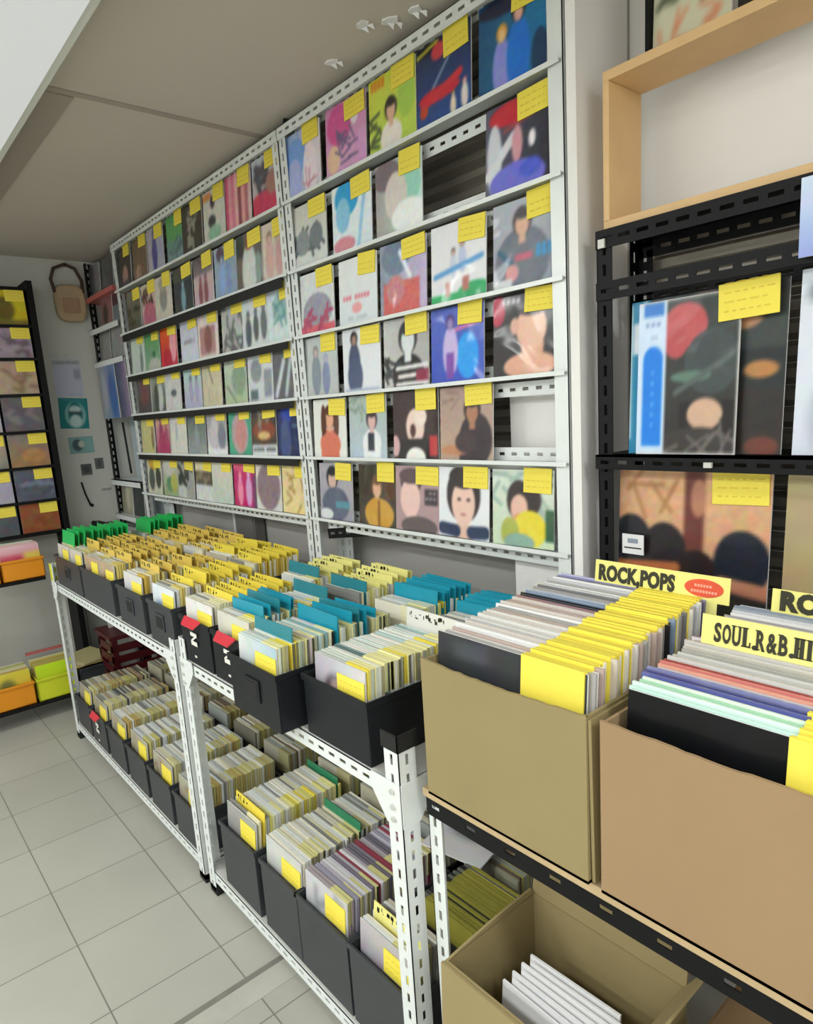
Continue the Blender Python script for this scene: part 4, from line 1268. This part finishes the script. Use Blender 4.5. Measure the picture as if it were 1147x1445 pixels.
for k, (xc, y0, d_, wd, h, colx, whose, pal, front) in enumerate(UA):
    put_bin(xc, y0, d_, UP, wd, h, whose.replace('the ', '', 1) + ', holding singles', 'bins along the counter front', handle=(k != 2), red=False, material=M_bing)
    for j, cx in enumerate(colx):
        dv = yy(.25, .97, 8, 'yellow' if k < 1 else 'amber') if cx > -3.15 else yy(.06, .97, 12, 'green')
        fill(cx, y0 + .012, y0 + d_ - .022, UP + .008, pal, whose, False, dv, front=(front if j == 0 else (front[0] + ' inner', front[1])), seed=int(-cx * 1000), lean=.05,
             ycol=['e0d080', 'dcc66a', 'e4dca0', 'd8b85a', 'e6e2c8'])
# upper counter, rear row
RB = [(-1.055, 'teal', 9, 'the rear counter bin nearest the white pillar'), (-1.30, 'teal', 8, 'the rear counter bin second from the pillar'), (-1.545, 'pale', 7, 'the rear counter bin third from the pillar'), (-1.79, 'pale', 6, 'the rear counter bin right of the wall rack post')]
for k, (xc, kd, nd, whose) in enumerate(RB):
    put_bin(xc, 1.02, .225, UP, .215, .135, whose.replace('the ', '', 1), 'bins along the counter rear')
    fill(xc, 1.035, 1.225, UP + .012, 'white', whose, False, yy(.35, .97, nd, kd) if kd == 'teal' else yy(.4, .97, nd, kd) + [(.1, 'teal2')], seed=int(-xc * 777), lean=.06)
RA = [-2.15, -2.36, -2.57, -2.78, -2.99, -3.2]
nm = ['left of the wall rack post', 'second left of the wall rack post', 'third left of the wall rack post', 'fourth left of the wall rack post', 'fifth left of the wall rack post', 'at the far corner']
for k, xc in enumerate(RA):
    whose = 'the rear counter bin ' + nm[k]
    put_bin(xc, 1.02, .225, UP, .2, .135, whose.replace('the ', '', 1), 'bins along the counter rear', material=M_bing)
    fill(xc, 1.035, 1.225, UP + .012, 'white', whose, False, yy(.15, .97, 7 if k in (0, 1, 3) else 5, 'yellow' if k in (0, 1) else 'amber') if k < 5 else yy(.1, .97, 9, 'green'), seed=int(-xc * 555), lean=.06,
         ycol=['e0d080', 'dcc66a', 'e4dca0', 'd8b85a', 'e6e2c8'])

# lower level
LO = .089
NB = [(-1.028, 'the lower bin nearest the corner post', 'white', [(.3, 'pale')], fr('grey', ('v', 'b4b0b4', '8f8c92'), ('n', .06)), 0.22),
      (-1.256, 'the lower bin second from the corner post', 'lilac', [], fr('grey-white', ('b', 'c3c4c6'), ('k', .1, .3, .9, .9, 8, .04, '8f9094'), ('n', .05)), .218),
      (-1.455, 'the lower bin third from the corner post', 'white', [(.62, 'dgreen')], fr('white', ('b', 'c6c8c2'), ('n', .06)), .186),
      (-1.69, 'the lower bin next to the middle post', 'white', [(.08, 'yellow'), (.95, 'dgreen')], fr('grey', ('b', '9c9c98'), ('n', .06)), .215)]
for k, (xc, whose, pal, dv, front, wd) in enumerate(NB):
    dd = .122 if k == 0 else .325
    put_bin(xc, .71, dd, LO, max(wd, .19), .205, whose.replace('the ', '', 1) + ', holding singles', 'bins on the lower shelf front', handle=False, material=M_bing, floor_h=.09)
    fill(xc, .722, .71 + dd - .02, LO + .092, pal, whose, k < 3, dv, front=front, seed=300 + k, lean=.07, ytag=STAG_SHADE, tagp=.5)
for k, xc in enumerate((-1.03, -1.26, -1.47, -1.70)):
    whose = 'the lower rear bin ' + ['nearest the corner post', 'second from the corner post', 'third from the corner post', 'next to the middle post'][k]
    put_bin(xc, 1.045, .19, LO, .195, .2, whose.replace('the ', '', 1), 'bins on the lower shelf rear', handle=False, floor_h=.09)
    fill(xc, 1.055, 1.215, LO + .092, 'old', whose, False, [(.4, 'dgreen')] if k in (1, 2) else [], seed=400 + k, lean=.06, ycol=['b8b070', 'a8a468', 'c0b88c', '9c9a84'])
for k, xc in enumerate((-2.06, -2.30, -2.54, -2.78, -3.02, -3.25)):
    whose = 'the far lower front bin ' + ['next to the middle post', 'second from the middle post', 'third from the middle post', 'fourth from the middle post', 'fifth from the middle post', 'at the far corner'][k]
    put_bin(xc, .706, .31, LO, .205, .15, whose.replace('the ', '', 1), 'bins on the far lower shelf front', handle=False, material=M_bing, floor_h=.03, red=(k == 4))
    fill(xc, .718, .995, LO + .032, 'white' if k < 4 else 'old', whose, False, [], front=fr('pale', ('b', 'a9a48e'), ('k', .1, .2, .9, .9, 6, .05, '8a7a5c'), ('n', .08)), seed=500 + k, lean=.06, ycol=['c9c27a', 'b8b488', 'd4cf9c', 'c0a868'])  # tag colours dulled to stand for the shade down here
    whose = 'the far lower rear bin ' + ['next to the middle post', 'second from the middle post', 'third from the middle post', 'fourth from the middle post', 'fifth from the middle post', 'at the far corner'][k]
    put_bin(xc, 1.03, .2, LO, .205, .15, whose.replace('the ', '', 1), 'bins on the far lower shelf rear', handle=False, floor_h=.03)
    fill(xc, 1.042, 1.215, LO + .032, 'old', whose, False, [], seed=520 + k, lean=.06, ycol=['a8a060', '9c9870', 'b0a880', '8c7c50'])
o = packed.build('vinyl_singles', M_edges)
tag(o, 'rows of 7-inch singles packed on edge in the far and rear bins', 'records', kind='stuff')

put_bin(-.966, .838, .195, LO, .19, .2, 'lower bin of yellow-tagged singles behind the corner post', 'bins on the lower shelf front', handle=False, floor_h=.112)
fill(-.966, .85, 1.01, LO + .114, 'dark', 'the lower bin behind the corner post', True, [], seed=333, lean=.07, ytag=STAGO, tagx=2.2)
# white sleeve lying on the nearest lower bin
o = bpy.data.objects.new('vinyl_single', sleeve_mesh('vinyl_single', .177, .178, .004, [('b', 'd0d0d0'), ('e', .5, .6, .3, .2, '8c8c92'), ('n', .06)], 14, M_art, 77))
COL.objects.link(o)
o.location = (-1.10, 1.0, LO + .092 + .20)
o.rotation_euler = (-math.pi / 2 + .05, 0, .2)
tag(o, 'grey-white single lying flat on the lower bin behind the corner post', 'record')

# ---------------------------------------------------------------- open box on the lower board
t = empty('open_cardboard_box', (-.60, .78, .116), 'open cardboard box with flaps up on the lower board, white sleeves inside', 'box')
w_, d_, h, th = .155, .12, .42, .005
b = MB().box(-w_, w_, -d_, -d_ + th, 0, h).box(-w_, w_, d_ - th, d_, 0, h).box(-w_, -w_ + th, -d_ + th, d_ - th, 0, h).box(w_ - th, w_, -d_ + th, d_ - th, 0, h).box(-w_, w_, -d_, d_, 0, .20)
b.build('walls', M_card, t)
MB().prism([(-w_ - .002, -d_ - .001, h), (w_, -d_ - .001, h), (w_ - .01, -d_ - .012, h - .12), (-w_ + .004, -d_ - .012, h - .12)], (0, -.005, 0)).build('front_flap', M_card, t)
n = 8
pts = [(-w_, -d_ + .02 + (2 * d_ - .03) * i / n, h + .012 * math.sin(.5 * math.pi * min(1, (i + .8) / n))) for i in range(n + 1)]
MB().prism([(-w_, -d_ + .004, h - .001)] + pts + [(-w_, d_, h - .001)], (.005, 0, 0)).build('side_flap', M_card, t)
MB().para((-w_, d_ - .002, h), (2 * w_, 0, 0), (0, .005, 0), (0, .012, .085)).build('rear_flap', M_card, t)
MB().para((w_ - .004, -d_ + .004, h), (0, 2 * d_ - .008, 0), (.005, 0, 0), (.045, 0, .07)).build('side_flap', M_card, t)
ws = MB().box(-.089, .089, -.0022, .0022, 0, .178).mesh('white_sleeve', [M_paper])
for i in range(7):
    o = bpy.data.objects.new('white_sleeve', ws)
    COL.objects.link(o)
    o.location = (-.60 + .01 * (i % 2), .715 + i * .0135, .3168)
    o.rotation_euler = (-.1, 0, .01 * (i - 3))
    tag(o, 'plain white record sleeve standing inside the open cardboard box', 'record sleeve', 'white sleeves in the open box')
t2 = carton(-.41, -.02, .64, 1.02, .116, .50, M_card2, 'closed-looking cardboard box beside the open box under the board', flap=False, seed=9)
MB().box(-.19, .19, -.185, .185, .379, .383).build('lid', M_card2, t2)

# ---------------------------------------------------------------- far end of the room: black shelf on the end wall, posters, small rack
t = empty('black_record_shelf', (-4.09, .45, 0), 'black shelf of singles on the end wall left of the posters', 'shelf')
L = Vector((4.09, -.45, 0))
ya, yb = -.35, .955
EZ = [2.02, 1.855, 1.672, 1.482, 1.296, 1.115, .945]
for y in (ya, yb - .035):
    MB().box(L.x - 4.18, L.x - 3.99, L.y + y, L.y + y + .03, 0, 2.24).build('upright', M_black, t)
for zz in EZ + [2.205]:
    MB().box(L.x - 4.17, L.x - 3.992, L.y + ya, L.y + yb - .03, zz - .014, zz).build('shelf', M_black, t)
MB().box(L.x - 4.19, L.x - 4.18, L.y + ya, L.y + yb, .9, 2.24).build('back_panel', M_bing, t)
ENDART = [[('yellow portrait', [('b', 'c9bc20'), ('e', .45, .45, .25, .35, '6a5a1c'), ('r', 0, 0, 1, .15, '7a6a2c')]), ('grey-blue', [('b', '98a0ae')])],
          [('mauve group', [('b', '9c8c98'), ('k', .1, .1, .9, .7, 9, .06, '6c5868')]), ('pale pink', [('b', 'b8a8b0')])],
          [('tan crowd', [('b', 'b09a84'), ('k', .1, .1, .9, .7, 10, .05, '8a6c58')]), ('grey', [('b', '9a9aa0')])],
          [('dark violet-grey group', [('b', '5c545e'), ('k', .1, .2, .9, .7, 8, .06, '7c7074')]), ('white and lilac', [('b', 'a8a0ac'), ('l', .2, .6, .7, .1, .08, 'd0ccdc')])],
          [('brown and orange', [('v', '7c7470', '9a7048'), ('e', .6, .35, .3, .2, 'b08048')]), ('grey-green', [('v', 'a8987c', '7c7c70')])],
          [('dark blue-grey', [('b', '4c5060'), ('k', .1, .1, .9, .8, 8, .05, '747c90')]), ('pale lilac', [('b', 'a49cb0')])],
          [('reddish brown', [('b', '8a4c2c'), ('n', .06)]), ('slate', [('b', '50585c')])]]
for r_, pair in enumerate(ENDART):
    zz = EZ[r_]
    for c_ in range(3):
        desc, ops = pair[c_ % 2]
        y = .815 - c_ * .2
        hh = min(.176, (EZ[r_ - 1] if r_ else 2.205) - .017 - zz)
        o = bpy.data.objects.new('vinyl_single', sleeve_mesh('vinyl_single', .186, hh, .003, ops + [('n', .1)], 18, M_art, 700 + r_ * 10 + c_))
        COL.objects.link(o)
        o.location = (-4.005, y, zz + .001)
        o.rotation_euler = (0, 0, math.pi / 2)
        o.rotation_euler = (-.03, 0, math.pi / 2)
        tag(o, f'{desc} single, {ORD[c_]} from the posters, {["top", "second", "third", "fourth", "fifth", "sixth", "bottom"][r_]} row, end-wall shelf', 'record', 'singles on the end-wall shelf')
        k = bpy.data.objects.new('price_tag', TAGS[c_ % 3])
        COL.objects.link(k)
        k.parent = o
        k.location = (.047, -.004, hh - .054)

# bins standing out below it
t = empty('low_bench', (-3.98, .3, 0), 'dark bench below the end-wall shelf carrying trays of records', 'bench')
MB().box(-.003, .24, -.8, .44, .735, .75).build('top', M_black, t)
MB().box(-.003, .24, -.8, .68, .085, .10).build('lower_shelf', M_black, t)
for y in (-.79, -.1):
    MB().box(.17, .2, y, y + .03, .1, .735).build('leg', M_black, t)
    MB().box(.17, .2, y, y + .03, 0, .085).build('foot', M_rubber, t)
MB().box(.17, .2, .64, .67, 0, .085).build('foot', M_rubber, t)


def end_tray(y0, y1, x0, x1, z0, h, M, label, cols, top, n=16, tilt=.12):
    t = empty('record_tray', ((x0 + x1) / 2, (y0 + y1) / 2, z0), label, 'tray')
    w_, d_ = (x1 - x0) / 2, (y1 - y0) / 2
    b = MB().box(w_ - .005, w_, -d_, d_, 0, h).box(-w_, -w_ + .005, -d_, d_, 0, h).box(-w_, w_, -d_, -d_ + .005, 0, h).box(-w_, w_, d_ - .005, d_, 0, h).box(-w_, w_, -d_, d_, 0, .006)
    b.box(w_, w_ + .006, -d_ - .003, d_ + .003, h - .012, h)
    b.build('body', M, t, bevel=.0015)
    return t


def tray_singles(y0, y1, xf, z0, n, cols, label, group, front, flabel, ht=.178, seed=1, step=.028):
    r = random.Random(seed)
    for i in range(n):
        if i == 0:
            o = bpy.data.objects.new('vinyl_single', sleeve_mesh('vinyl_single', .176, ht, .003, front, 14, M_art, seed))
        else:
            o = bpy.data.objects.new('vinyl_single', SINGLE)
            o.color = lin(r.choice(cols))
            o.scale = (1, 1, ht / .178)
        COL.objects.link(o)
        o.location = (xf - .012 - i * step, (y0 + y1) / 2, z0 + .007)
        o.rotation_euler = (-.14, 0, math.pi / 2)
        tag(o, flabel if i == 0 else label, 'record', group)


PK = ['d8a8b0', 'b8d8c0', 'c0b8c8', 'd0c8b0', '8fc8a4']
end_tray(.555, .745, -3.96, -3.752, .751, .105, M_orange, 'orange tray of singles on the bench below the end-wall shelf', None, None)
tray_singles(.555, .745, -3.752, .751, 6, PK, 'single filed on edge in the orange tray', 'singles in the orange tray', [('v', 'd8b4bc', 'b83048'), ('r', .0, .25, .55, .7, 'b8304c'), ('r', .58, .3, 1, .75, 'd8c050')], 'pink and red single at the front of the orange tray', ht=.165, seed=31)
end_tray(.345, .545, -3.96, -3.752, .751, .1, M_orange, 'orange tray left of the other orange tray at the photo edge', None, None)
tray_singles(.345, .545, -3.752, .751, 6, PK, 'single filed on edge in the second orange tray', 'singles in the second orange tray', [('v', '9cd8b4', 'd07888')], 'mint and pink single at the front of the second orange tray', ht=.17, seed=32)
YL = ['c0b860', 'd0c8a0', 'a8b060', 'c8c0a8', 'b89850']
end_tray(.42, .61, -3.96, -3.76, .101, .12, M_orange, 'yellow-orange low tray of singles near the floor at the far end', None, None)
tray_singles(.42, .61, -3.758, .101, 6, YL, 'single filed on edge in the yellow-orange low tray', 'singles in the yellow-orange low tray', [('v', 'c8c038', 'd89820'), ('e', .4, .6, .2, .2, '6a6a30'), ('e', .5, .3, .25, .1, 'b86a28')], 'yellow and orange single at the front of the yellow-orange low tray', seed=33)
end_tray(.622, .812, -3.96, -3.756, .101, .12, M_lime, 'lime-yellow low tray of singles beside the far corner post', None, None)
tray_singles(.622, .812, -3.752, .101, 6, YL, 'single filed on edge in the lime-yellow low tray', 'singles in the lime-yellow low tray', [('v', 'b8dc20', 'b8b828'), ('t', .35, .45, .75, .55, '3a3a20')], 'lime-yellow single with dark lettering at the front of the low tray', seed=34)
o = MB().box(-.01, .01, -.09, .09, 0, .012).build('red_tray_rim', M_redrail, loc=(-3.97, .717, .30))
tag(o, 'thin red strip behind the lime-yellow tray', 'strip')
end_tray(.83, .97, -3.96, -3.74, .101, .12, M_bing, 'dark low tray of tan sleeves behind the far corner post', None, None)
for i in range(5):
    o = bpy.data.objects.new('flat_sleeve', MB().box(-.09, .09, -.09, .09, 0, .004).mesh('flat_sleeve', [mat('tan_sleeve', ['a89870', 'b8a050', '8c8068', 'a89c80', 'b0a878'][i], .5, noise=.1)]))
    COL.objects.link(o)
    o.location = (-3.85 + .01 * (i % 2), .90, .225 + i * .0062)
    o.rotation_euler = (0, .03 * i, .1 * i)
    tag(o, 'tan sleeve lying in a flat stack on the dark low tray', 'record sleeve', 'flat sleeves on the dark tray')
t = empty('storage_crate', (-3.66, 1.08, 0), 'dark red plastic crate on the floor behind the far lower bins', 'crate')
b = MB()
for q in range(6):
    b.box(-.12, .12, -.13, -.124, .02 + q * .06, .06 + q * .06).box(.114, .12, -.13, .13, .02 + q * .06, .06 + q * .06)
for (x, y) in ((-.12, -.13), (.09, -.13), (.09, .1), (-.12, .1)):
    b.box(x, x + .03, y, y + .03, 0, .4)
b.box(-.12, .12, -.13, .13, 0, .012)
b.build('body', M_crate, t)
MB().box(-.13, .13, -.14, .14, .39, .41).build('lid', M_crate, t)

# posters and bag on the end wall
def poster(y0, y1, z0, z1, ops, label, cat, N=26, seed=1, rot=0., name='poster'):
    me = sleeve_mesh(name, y1 - y0, z1 - z0, .0016, ops, N, M_poster, seed)
    o = bpy.data.objects.new(name, me)
    COL.objects.link(o)
    o.location = (X0 + .0015, (y0 + y1) / 2, z0)
    o.rotation_euler = (0, 0, math.pi / 2)
    o.rotation_euler.rotate_axis('Y', rot)
    return tag(o, label, cat)


M_poster = art_material('poster_print', True, rough=.6, coat=0, bump=0)
poster(1.035, 1.185, 1.66, 1.90, [('v', 'c6c8c4', 'c0c3d2'), ('t', .05, .74, .98, .8, '6c7088'), ('r', .03, .05, .97, .7, 'bfc1d4'), ('t', .65, .4, .95, .62, '8c90a4'), ('t', .1, .92, .7, .95, 'a8aca4'), ('t', .4, .02, .9, .05, '9498a8')], 'white printed notice with a dark heading line on the end wall', 'notice', name='notice')
poster(1.03, 1.185, 1.478, 1.65, [('b', '1f7f80'), ('e', .55, .45, .35, .42, '8fbcb8'), ('e', .55, .48, .24, .38, '1d6c6e'), ('e', .55, .62, .2, .13, 'c3d8d4'), ('r', .34, .48, .76, .56, '3c4a50'), ('e', .55, .26, .2, .2, 'c0d8d4'), ('r', .1, .9, .9, .96, '4f8c94')], 'teal poster with a pale round emblem on the end wall', 'poster', rot=.06)
poster(1.06, 1.195, 1.335, 1.43, [('b', '7fa6a4'), ('e', .35, .5, .2, .35, '4a5c60'), ('e', .5, .55, .12, .2, 'c0c4b8'), ('r', .65, .1, 1, .9, '86b0ac')], 'small teal-grey photo card under the teal poster', 'photo', name='photo_card')
poster(1.105, 1.165, 1.205, 1.272, [('b', '5c605c'), ('e', .5, .5, .3, .3, '44484a'), ('r', 0, 0, 1, .08, 'a8aca8')], 'small dark square picture on the end wall, lower left one', 'photo', N=10, name='photo_card')
poster(1.185, 1.235, 1.235, 1.30, [('b', '6c706c'), ('e', .5, .5, .3, .35, '54585a')], 'small grey picture on the end wall beside the dark square one', 'photo', N=10, seed=3, name='photo_card')
poster(1.2, 1.26, 1.105, 1.12, [('b', 'b4b4ae'), ('t', .05, .2, .95, .8, '84847e')], 'thin strip of small print low on the end wall', 'notice', N=10, seed=4, name='print_strip')
t = empty('shoulder_bag', (X0 + .03, 1.175, 2.06), 'beige cloth bag with dark strap hanging high on the end wall', 'bag')
b = MB()
pr_ = []
for k in range(24):
    a = 2 * math.pi * k / 24
    ca, sa = math.cos(a), math.sin(a)
    pr_.append((0, .082 * math.copysign(abs(ca) ** .6, ca), .105 + .1 * math.copysign(abs(sa) ** .6, sa)))
b.prism([(-.022, p[1], p[2]) for p in pr_], (.04, 0, 0))
b.build('body', M_cloth, t, bevel=.012, smooth=False)
MB().box(.0185, .024, -.045, .04, .05, .13).build('pocket', mat('tan_cloth', 'a8876a', .9, noise=.12), t, bevel=.003)
MB().tube([(.01, -.075, .16), (0, -.085, .23), (-.01, -.06, .29), (-.01, 0, .315), (-.01, .05, .295), (0, .075, .23), (.01, .07, .16)], .009).build('strap', M_strap, t, smooth=True)
MB().tube([(-.03, 0, .31), (.0, 0, .31)], .006).build('hook', M_black, t)
b = MB().tube([(0, 0, .14), (0, .012, .07), (0, .032, 0)], .005).tube([(0, .03, .005), (0, .045, -.004)], .009)
tag(b.build('black_cable', M_rubber, loc=(X0 + .007, 1.095, 1.03), smooth=True), 'short black cable hanging on the end wall under the small pictures', 'cable')
# clutter in the corner behind the counter
t = empty('clutter_shelf', (-3.93, 1.19, 0), 'low grey corner stand behind the counter end', 'stand')
MB().box(-.24, .22, -.2, .06, .90, .915).build('top', M_grayboard, t)
for (x, y) in ((-.23, -.19), (.19, -.19), (-.23, .03), (.19, .03)):
    MB().box(x, x + .02, y, y + .02, 0, .90).build('leg', M_grayboard, t)
for i, (x, y, rz, lab) in enumerate(((-4.02, 1.10, .3, 'dark folded sunglasses in the corner behind the counter, nearer the wall'), (-3.85, 1.15, -.4, 'dark folded sunglasses in the corner behind the counter, nearer the rack post'))):
    t = empty('sunglasses', (x, y, .915), lab, 'glasses', 'sunglasses behind the counter', rot=(0, 0, rz))
    for s_ in (-1, 1):
        p = [(s_ * .03 + .025 * math.cos(a), 0, .022 + .02 * math.sin(a)) for a in [2 * math.pi * k / 14 for k in range(14)]]
        MB().prism(p, (0, .003, 0)).build('lens', M_dark, t)
        MB().tube([(s_ * .056, 0, .03), (s_ * .06, .05, .03), (s_ * .03, .1, .006)], .003).build('temple', M_rubber, t)
    MB().tube([(-.008, 0, .028), (0, -.003, .031), (.008, 0, .028)], .003).build('bridge', M_rubber, t)

# the narrow rack in the corner
t = empty('corner_rack', (-3.95, 1.36, 0), 'narrow corner rack with black post, red rail and white rails', 'rack')
L = Vector((3.95, -1.36, 0))
MB().angle(L + Vector((-4.165, 1.27, .02)), ZV, XV, YV, 2.36, W=.036).build('post', M_black, t)
MB().box(L.x - 4.168, L.x - 4.125, L.y + 1.268, L.y + 1.31, 0, .025).build('foot', M_rubber, t)
MB().box(L.x - 4.19, L.x - 3.70, L.y + 1.255, L.y + 1.41, 2.165, 2.19).build('red_shelf', M_redrail, t)
for zz in (2.02, 1.84, 1.168, .965):
    MB().angle(L + Vector((-4.19, 1.258, zz)), XV, YV, -ZV, .49, W=.03, slots=(False, False)).box(L.x - 4.19, L.x - 3.70, L.y + 1.26, L.y + 1.40, zz - .003, zz).build('white_shelf', M_white, t)
MB().box(L.x - 4.18, L.x - 3.71, L.y + 1.41, L.y + 1.42, .3, 2.38).build('pale_back_panel', mat('pale_blue_panel', 'b3c0c4', .6, noise=.05), t)
tag(MB().tube([(0, 0, .28), (.035, -.002, 0)], .006).build('black_rod', M_rubber, loc=(-3.85, 1.262, 1.215), smooth=True), 'thin black rod leaning on the corner rack', 'rod')
CR = [(-4.05, 2.192, [('b', '55555a'), ('r', .5, 0, 1, 1, '7a7a80')], 'dark grey', 'on the red shelf, nearer the wall'), (-3.83, 2.192, [('b', '4a4c50')], 'charcoal', 'on the red shelf, nearer the rack post'),
      (-3.92, 2.021, [('b', '8a6068'), ('e', .4, .35, .2, .3, '1c1c20')], 'dusky rose', 'under the red shelf'),
      (-4.03, 1.841, [('b', '80807c'), ('n', .1)], 'grey', 'on the third shelf, nearer the wall'), (-3.82, 1.841, [('b', '8c8a8a'), ('n', .1)], 'light grey', 'on the third shelf, nearer the rack post'),
      (-4.02, 1.169, None, '', ''), ]
for i, (x, z0, ops, c, wh) in enumerate(CR[:5]):
    o = bpy.data.objects.new('vinyl_single', sleeve_mesh('vinyl_single', .184, .165 if z0 > 2 else .17, .003, ops + [('n', .06)], 12, M_art, 800 + i))
    COL.objects.link(o)
    o.location = (x, 1.28, z0)
    o.rotation_euler = (-.06, 0, 0)
    tag(o, f'{c} single {wh} of the corner rack', 'record', 'singles on the corner rack')
lp(-4.01, 1.52, 1.262, .29, .31, [('h', '9a9ca0', '5c78a8'), ('e', .75, .4, .2, .4, '3f62a0'), ('e', .3, .5, .15, .35, 'a0a4b0'), ('n', .06)], 'blue and grey LP hanging on the white rail of the corner rack', N=16, seed=41, rot=0)
lp(-3.78, 1.52, 1.268, .16, .31, [('h', '38405c', '94809c'), ('n', .06)], 'navy and mauve record at the right on the corner rack rail', N=14, seed=42, rot=0)
lp(-4.03, .966, 1.285, .18, .2, [('h', '8a8878', 'a09c86'), ('e', .6, .5, .2, .35, 'b8b4a0'), ('n', .08)], 'grey-beige single on the lowest shelf of the corner rack', N=12, seed=43)
lp(-3.83, .966, 1.285, .15, .2, [('b', '303634'), ('n', .05)], 'near-black single on the lowest shelf of the corner rack', N=10, seed=44)
